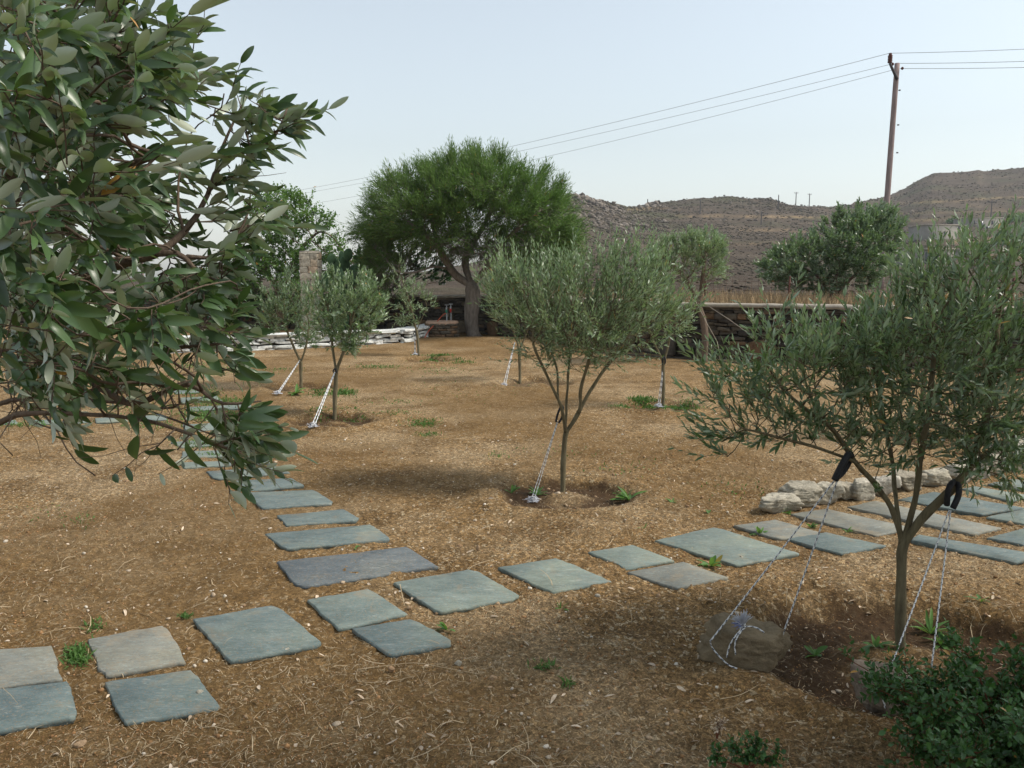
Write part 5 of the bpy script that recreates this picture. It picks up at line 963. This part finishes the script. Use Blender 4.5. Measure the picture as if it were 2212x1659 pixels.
V, f = tubes(W3, np.full((len(W3), 3), .0022), 3, False); mb.add(V, f); mb.build('wire_mesh', M['rust'], t)
def pole(u_, v_top, Y, z0, r, label, group, arm=False, mat='pole', lean=0):
    tp = P(u_, v_top, Y); base = np.array([tp[0] + lean, Y, z0]); t = thing('utility_pole', base, label, 'utility pole', group); mb = MB(); n = 14; q = np.linspace(0, 1, n)[:, None]
    V, f = tubes([base * (1 - q) + tp * q], [np.linspace(r * 1.25, r, n)], 12 if r > .06 else 6); mb.add(V, f); mb.build('shaft', M[mat], t)
    if arm: mb = MB(); mb.add(*boxv(tp - [0, 0, .5], (1.0, .08, .08))); [mb.add(*boxv(tp + [dx, 0, -.25], (.07, .07, .22))) for dx in (-.9, .9)]; mb.build('crossarm', M['dark'], t, False)
    return t, tp, base
YP = 31.0; t, tp, base = pole(1938, 137, YP, .95, .092, 'tall near weathered utility pole with an angled bracket insulator at its top', None, lean=-.12)
mb = MB(); k1 = P(1925, 150, YP - .1); V, f = tubes([spline([P(1938, 172, YP - .1), P(1928, 150, YP - .12), P(1922, 137, YP - .12)], 6)], [[.06, .055, .05, .05, .045, .045]], 8); mb.add(V, f); mb.build('bracket', M['dark'], t)
mb = MB(); c = P(1922, 137, YP - .12); H_ = P(1922, 115, YP - .12)[2] - c[2]; mb.add(*lathe(c, [(.03, 0)] + [q for i in range(5) for q in ((.085, H_ * (.06 + i * .16)), (.085, H_ * (.12 + i * .16)), (.05, H_ * (.14 + i * .16)))] + [(.06, H_ * .9), (.05, H_), (.0, H_ * 1.02)], 12)); mb.build('insulator', M['rust'], t)
for (u, v, dx) in ((1928, 139, -.02), (1949, 148, .14)):
    mb = MB(); c = P(u, v, YP - .08); mb.add(*lathe(c - [0, 0, .05], [(.02, 0), (.05, .03), (.05, .07), (.03, .1), (0, .1)], 10)); mb.build('insulator', M['rust'], t)
for (u, v) in ((1941, 195), (1938, 270), (1936, 330)): mb = MB(); mb.add(*boxv(P(u + 2, v, YP - .02), (.03, .03, .02))); mb.build('step_bolt', M['dark'], t, False)
def wire(a, b_, sag, label, r=.008):
    pts = rope_pts(np.array(a), np.array(b_), 40, sag); V, f = tubes([pts], [[r] * 40], 4, False); o = mesh_obj('overhead_wire', V, f, M['wire'], None, None, True, a); tag(o, label, 'wire', 'overhead wires of the near pole')
far = [P(300, 458, 84), P(300, 462, 84), P(300, 480, 84)]
wire(P(1922, 115, YP), far[0], .9, 'top overhead wire from the near pole down to the left'); wire(P(1924, 139, YP), far[1], .9, 'middle overhead wire from the near pole down to the left', .007); wire(P(1926, 152, YP), far[2], 1.2, 'lowest overhead wire from the near pole down to the left', .007)
for v0, v1, nm in ((115, 72, 'top'), (137, 105, 'middle'), (148, 122, 'lowest')): wire(P(1924 + (v0 > 120) * 20, v0, YP), P(2700, v1, 28), .12, '%s overhead wire running right from the near pole to the photo edge' % nm)
# the pole that carries the far ends, behind the left trees
pole(300, 456, 84, 0, .12, 'utility pole hidden behind the left trees carrying the falling wires', None, False)
DP = [(1399, 430, 447, 0, 'distant pole left, standing on the ridge right of the rocky outcrop'), (1513, 432, 468, 0, 'distant pole on the middle hill just below its summit'), (1645, 457, 490, 0, 'distant pole on the open slope below the ridge'), (1682, 421, 460, 0, 'distant single pole left of the two cross-armed ones'),
      (1720, 415, 448, 1, 'taller cross-armed pole of the pair on the ridge, left one'), (1749, 418, 446, 1, 'cross-armed pole of the pair on the ridge, right one'), (2143, 432, 490, 1, 'faint distant pole on the right hill above the houses'), (1955, 497, 545, 0, 'faint thin distant pole on the lower right slope')]
for u, v0, v1, arm, lab in DP:
    h = hill_hit(u, v1); Y = float(h[1]); tp = P(u, v0, Y); pole(u, v0, Y, h[2] - .5, .10 * Y / 190, lab, 'distant poles on the hills', bool(arm), 'dark')
def house(u0, u1, vb, vt, label, wins, seed, door=None, Ydep=6.0, mat='plaster', push=0):
    c = hill_hit((u0 + u1) / 2, vb); Y = float(c[1]) + push; a = P(u0, vb, Y); b_ = P(u1, vb, Y); top = P((u0 + u1) / 2, vt, Y)[2]; z0 = min(a[2], b_[2]); w_ = b_[0] - a[0]; cx = (a[0] + b_[0]) / 2
    t = thing('house', (cx, Y, z0), label, 'house', 'flat-roofed houses on the right hill'); mb = MB(); mb.add(*boxv((cx, Y + Ydep / 2, (top + z0 - 3) / 2), (w_ / 2, Ydep / 2, (top - z0 + 3) / 2))); mb.build('wall', M[mat], t, False)
    mb = MB(); mb.add(*boxv((cx, Y + Ydep / 2, top + .08), (w_ / 2 + .12, Ydep / 2 + .12, .10))); mb.build('roof', M['coping'], t, False)
    for (fu0, fv0, fu1, fv1, kind) in wins:
        p0 = P(u0 + (u1 - u0) * fu0, vb + (vt - vb) * fv0, Y); p1 = P(u0 + (u1 - u0) * fu1, vb + (vt - vb) * fv1, Y); mb = MB(); mb.add(*boxv(((p0[0] + p1[0]) / 2, Y, (p0[2] + p1[2]) / 2), (abs(p1[0] - p0[0]) / 2, .04, abs(p1[2] - p0[2]) / 2))); f0 = mb.build(kind, M['glass'], t, False)
        if kind == 'window':
            mb = MB(); xm, zm = (p0[0] + p1[0]) / 2, (p0[2] + p1[2]) / 2; hx, hz_ = abs(p1[0] - p0[0]) / 2, abs(p1[2] - p0[2]) / 2
            mb.add(*boxv((xm, Y - .06, zm), (.05, .03, hz_))); mb.add(*boxv((xm, Y - .06, zm + hz_), (hx + .06, .05, .06))); mb.add(*boxv((xm, Y - .06, zm - hz_), (hx + .06, .05, .06))); mb.build('frame', M['coping'], f0, False)
    return t
house(2090, 2165, 497, 471, 'upper pale flat-roofed house with two windows on the right hill', [(.18, .45, .26, .8, 'window'), (.68, .45, .78, .78, 'window'), (.36, .0, .46, .75, 'door'), (.52, .02, .66, .3, 'door')], 1)
house(1996, 2067, 520, 487, 'grey flat-roofed house left of the upper pale one', [(.6, .3, .68, .6, 'window')], 2)
house(2068, 2090, 499, 489, 'low white outbuilding between the two upper houses, with a dark opening', [(.02, .0, .35, .8, 'door')], 3, Ydep=3)
house(1994, 2058, 572, 540, 'lower stone house with dark windows seen through the olive leaves', [(.35, .3, .5, .7, 'window'), (.05, .0, .3, .85, 'door')], 4)
house(2066, 2106, 563, 541, 'lower small stone house right of the other lower one', [(.55, .2, .75, .7, 'window')], 5)
# garden shrubs around those houses
g_ = np.random.default_rng(15)
for k, (u, v, r_, lab) in enumerate([(2050, 487, 15, 'dark green shrub on the ridge of ground behind the grey house'), (2115, 545, 22, 'round green shrub below the upper pale house'), (2165, 530, 26, 'broad green shrub right of the lower small house'), (2190, 482, 22, 'yellowish green shrub right of the upper pale house'), (1975, 560, 14, 'small dark shrub left of the lower stone house')]):
    h = hill_hit(u, v); Y = float(h[1]); s = r_ / F * Y; n = 900; B_ = h + nrm(g_.normal(size=(n, 3))) * (g_.random((n, 1)) ** .4) * [s, s, s * .5] + [0, 0, s * .3]; lf = MB(); D = nrm(g_.normal(size=(n, 3)) + [0, 0, .5])
    leaves(lf, B_, D, nrm(g_.normal(size=(n, 3))), np.full(n, s * .16), np.full(n, s * .05), 'mid', .1, g_); o = lf.build('hill_shrub', M['carob' if k == 3 else 'lentisk'], None, True, h); tag(o, lab, 'shrub', 'shrubs around the hillside houses')
# ------------------------------------------------------------------ air: thin haze round the scene
m, nt, b = mk('thin_haze'); nt.nodes.remove(b); pv = nt.nodes.new('ShaderNodeVolumePrincipled'); pv.inputs['Color'].default_value = (.86, .9, .95, 1); pv.inputs['Density'].default_value = .00035; pv.inputs['Anisotropy'].default_value = .2
nt.links.new(pv.outputs[0], nt.nodes['Material Output'].inputs['Volume'])
V, f = boxv((0, 300, 45), (900, 700, 60)); V[:, 2] = np.where(V[:, 2] < 0, -3.0, 80.0)
o = mesh_obj('haze', V, f, m, None, None, False); tag(o, 'thin pale haze over the far hills', 'haze', kind='stuff')
for o in bpy.data.objects:
    if 'org' in o: del o['org']
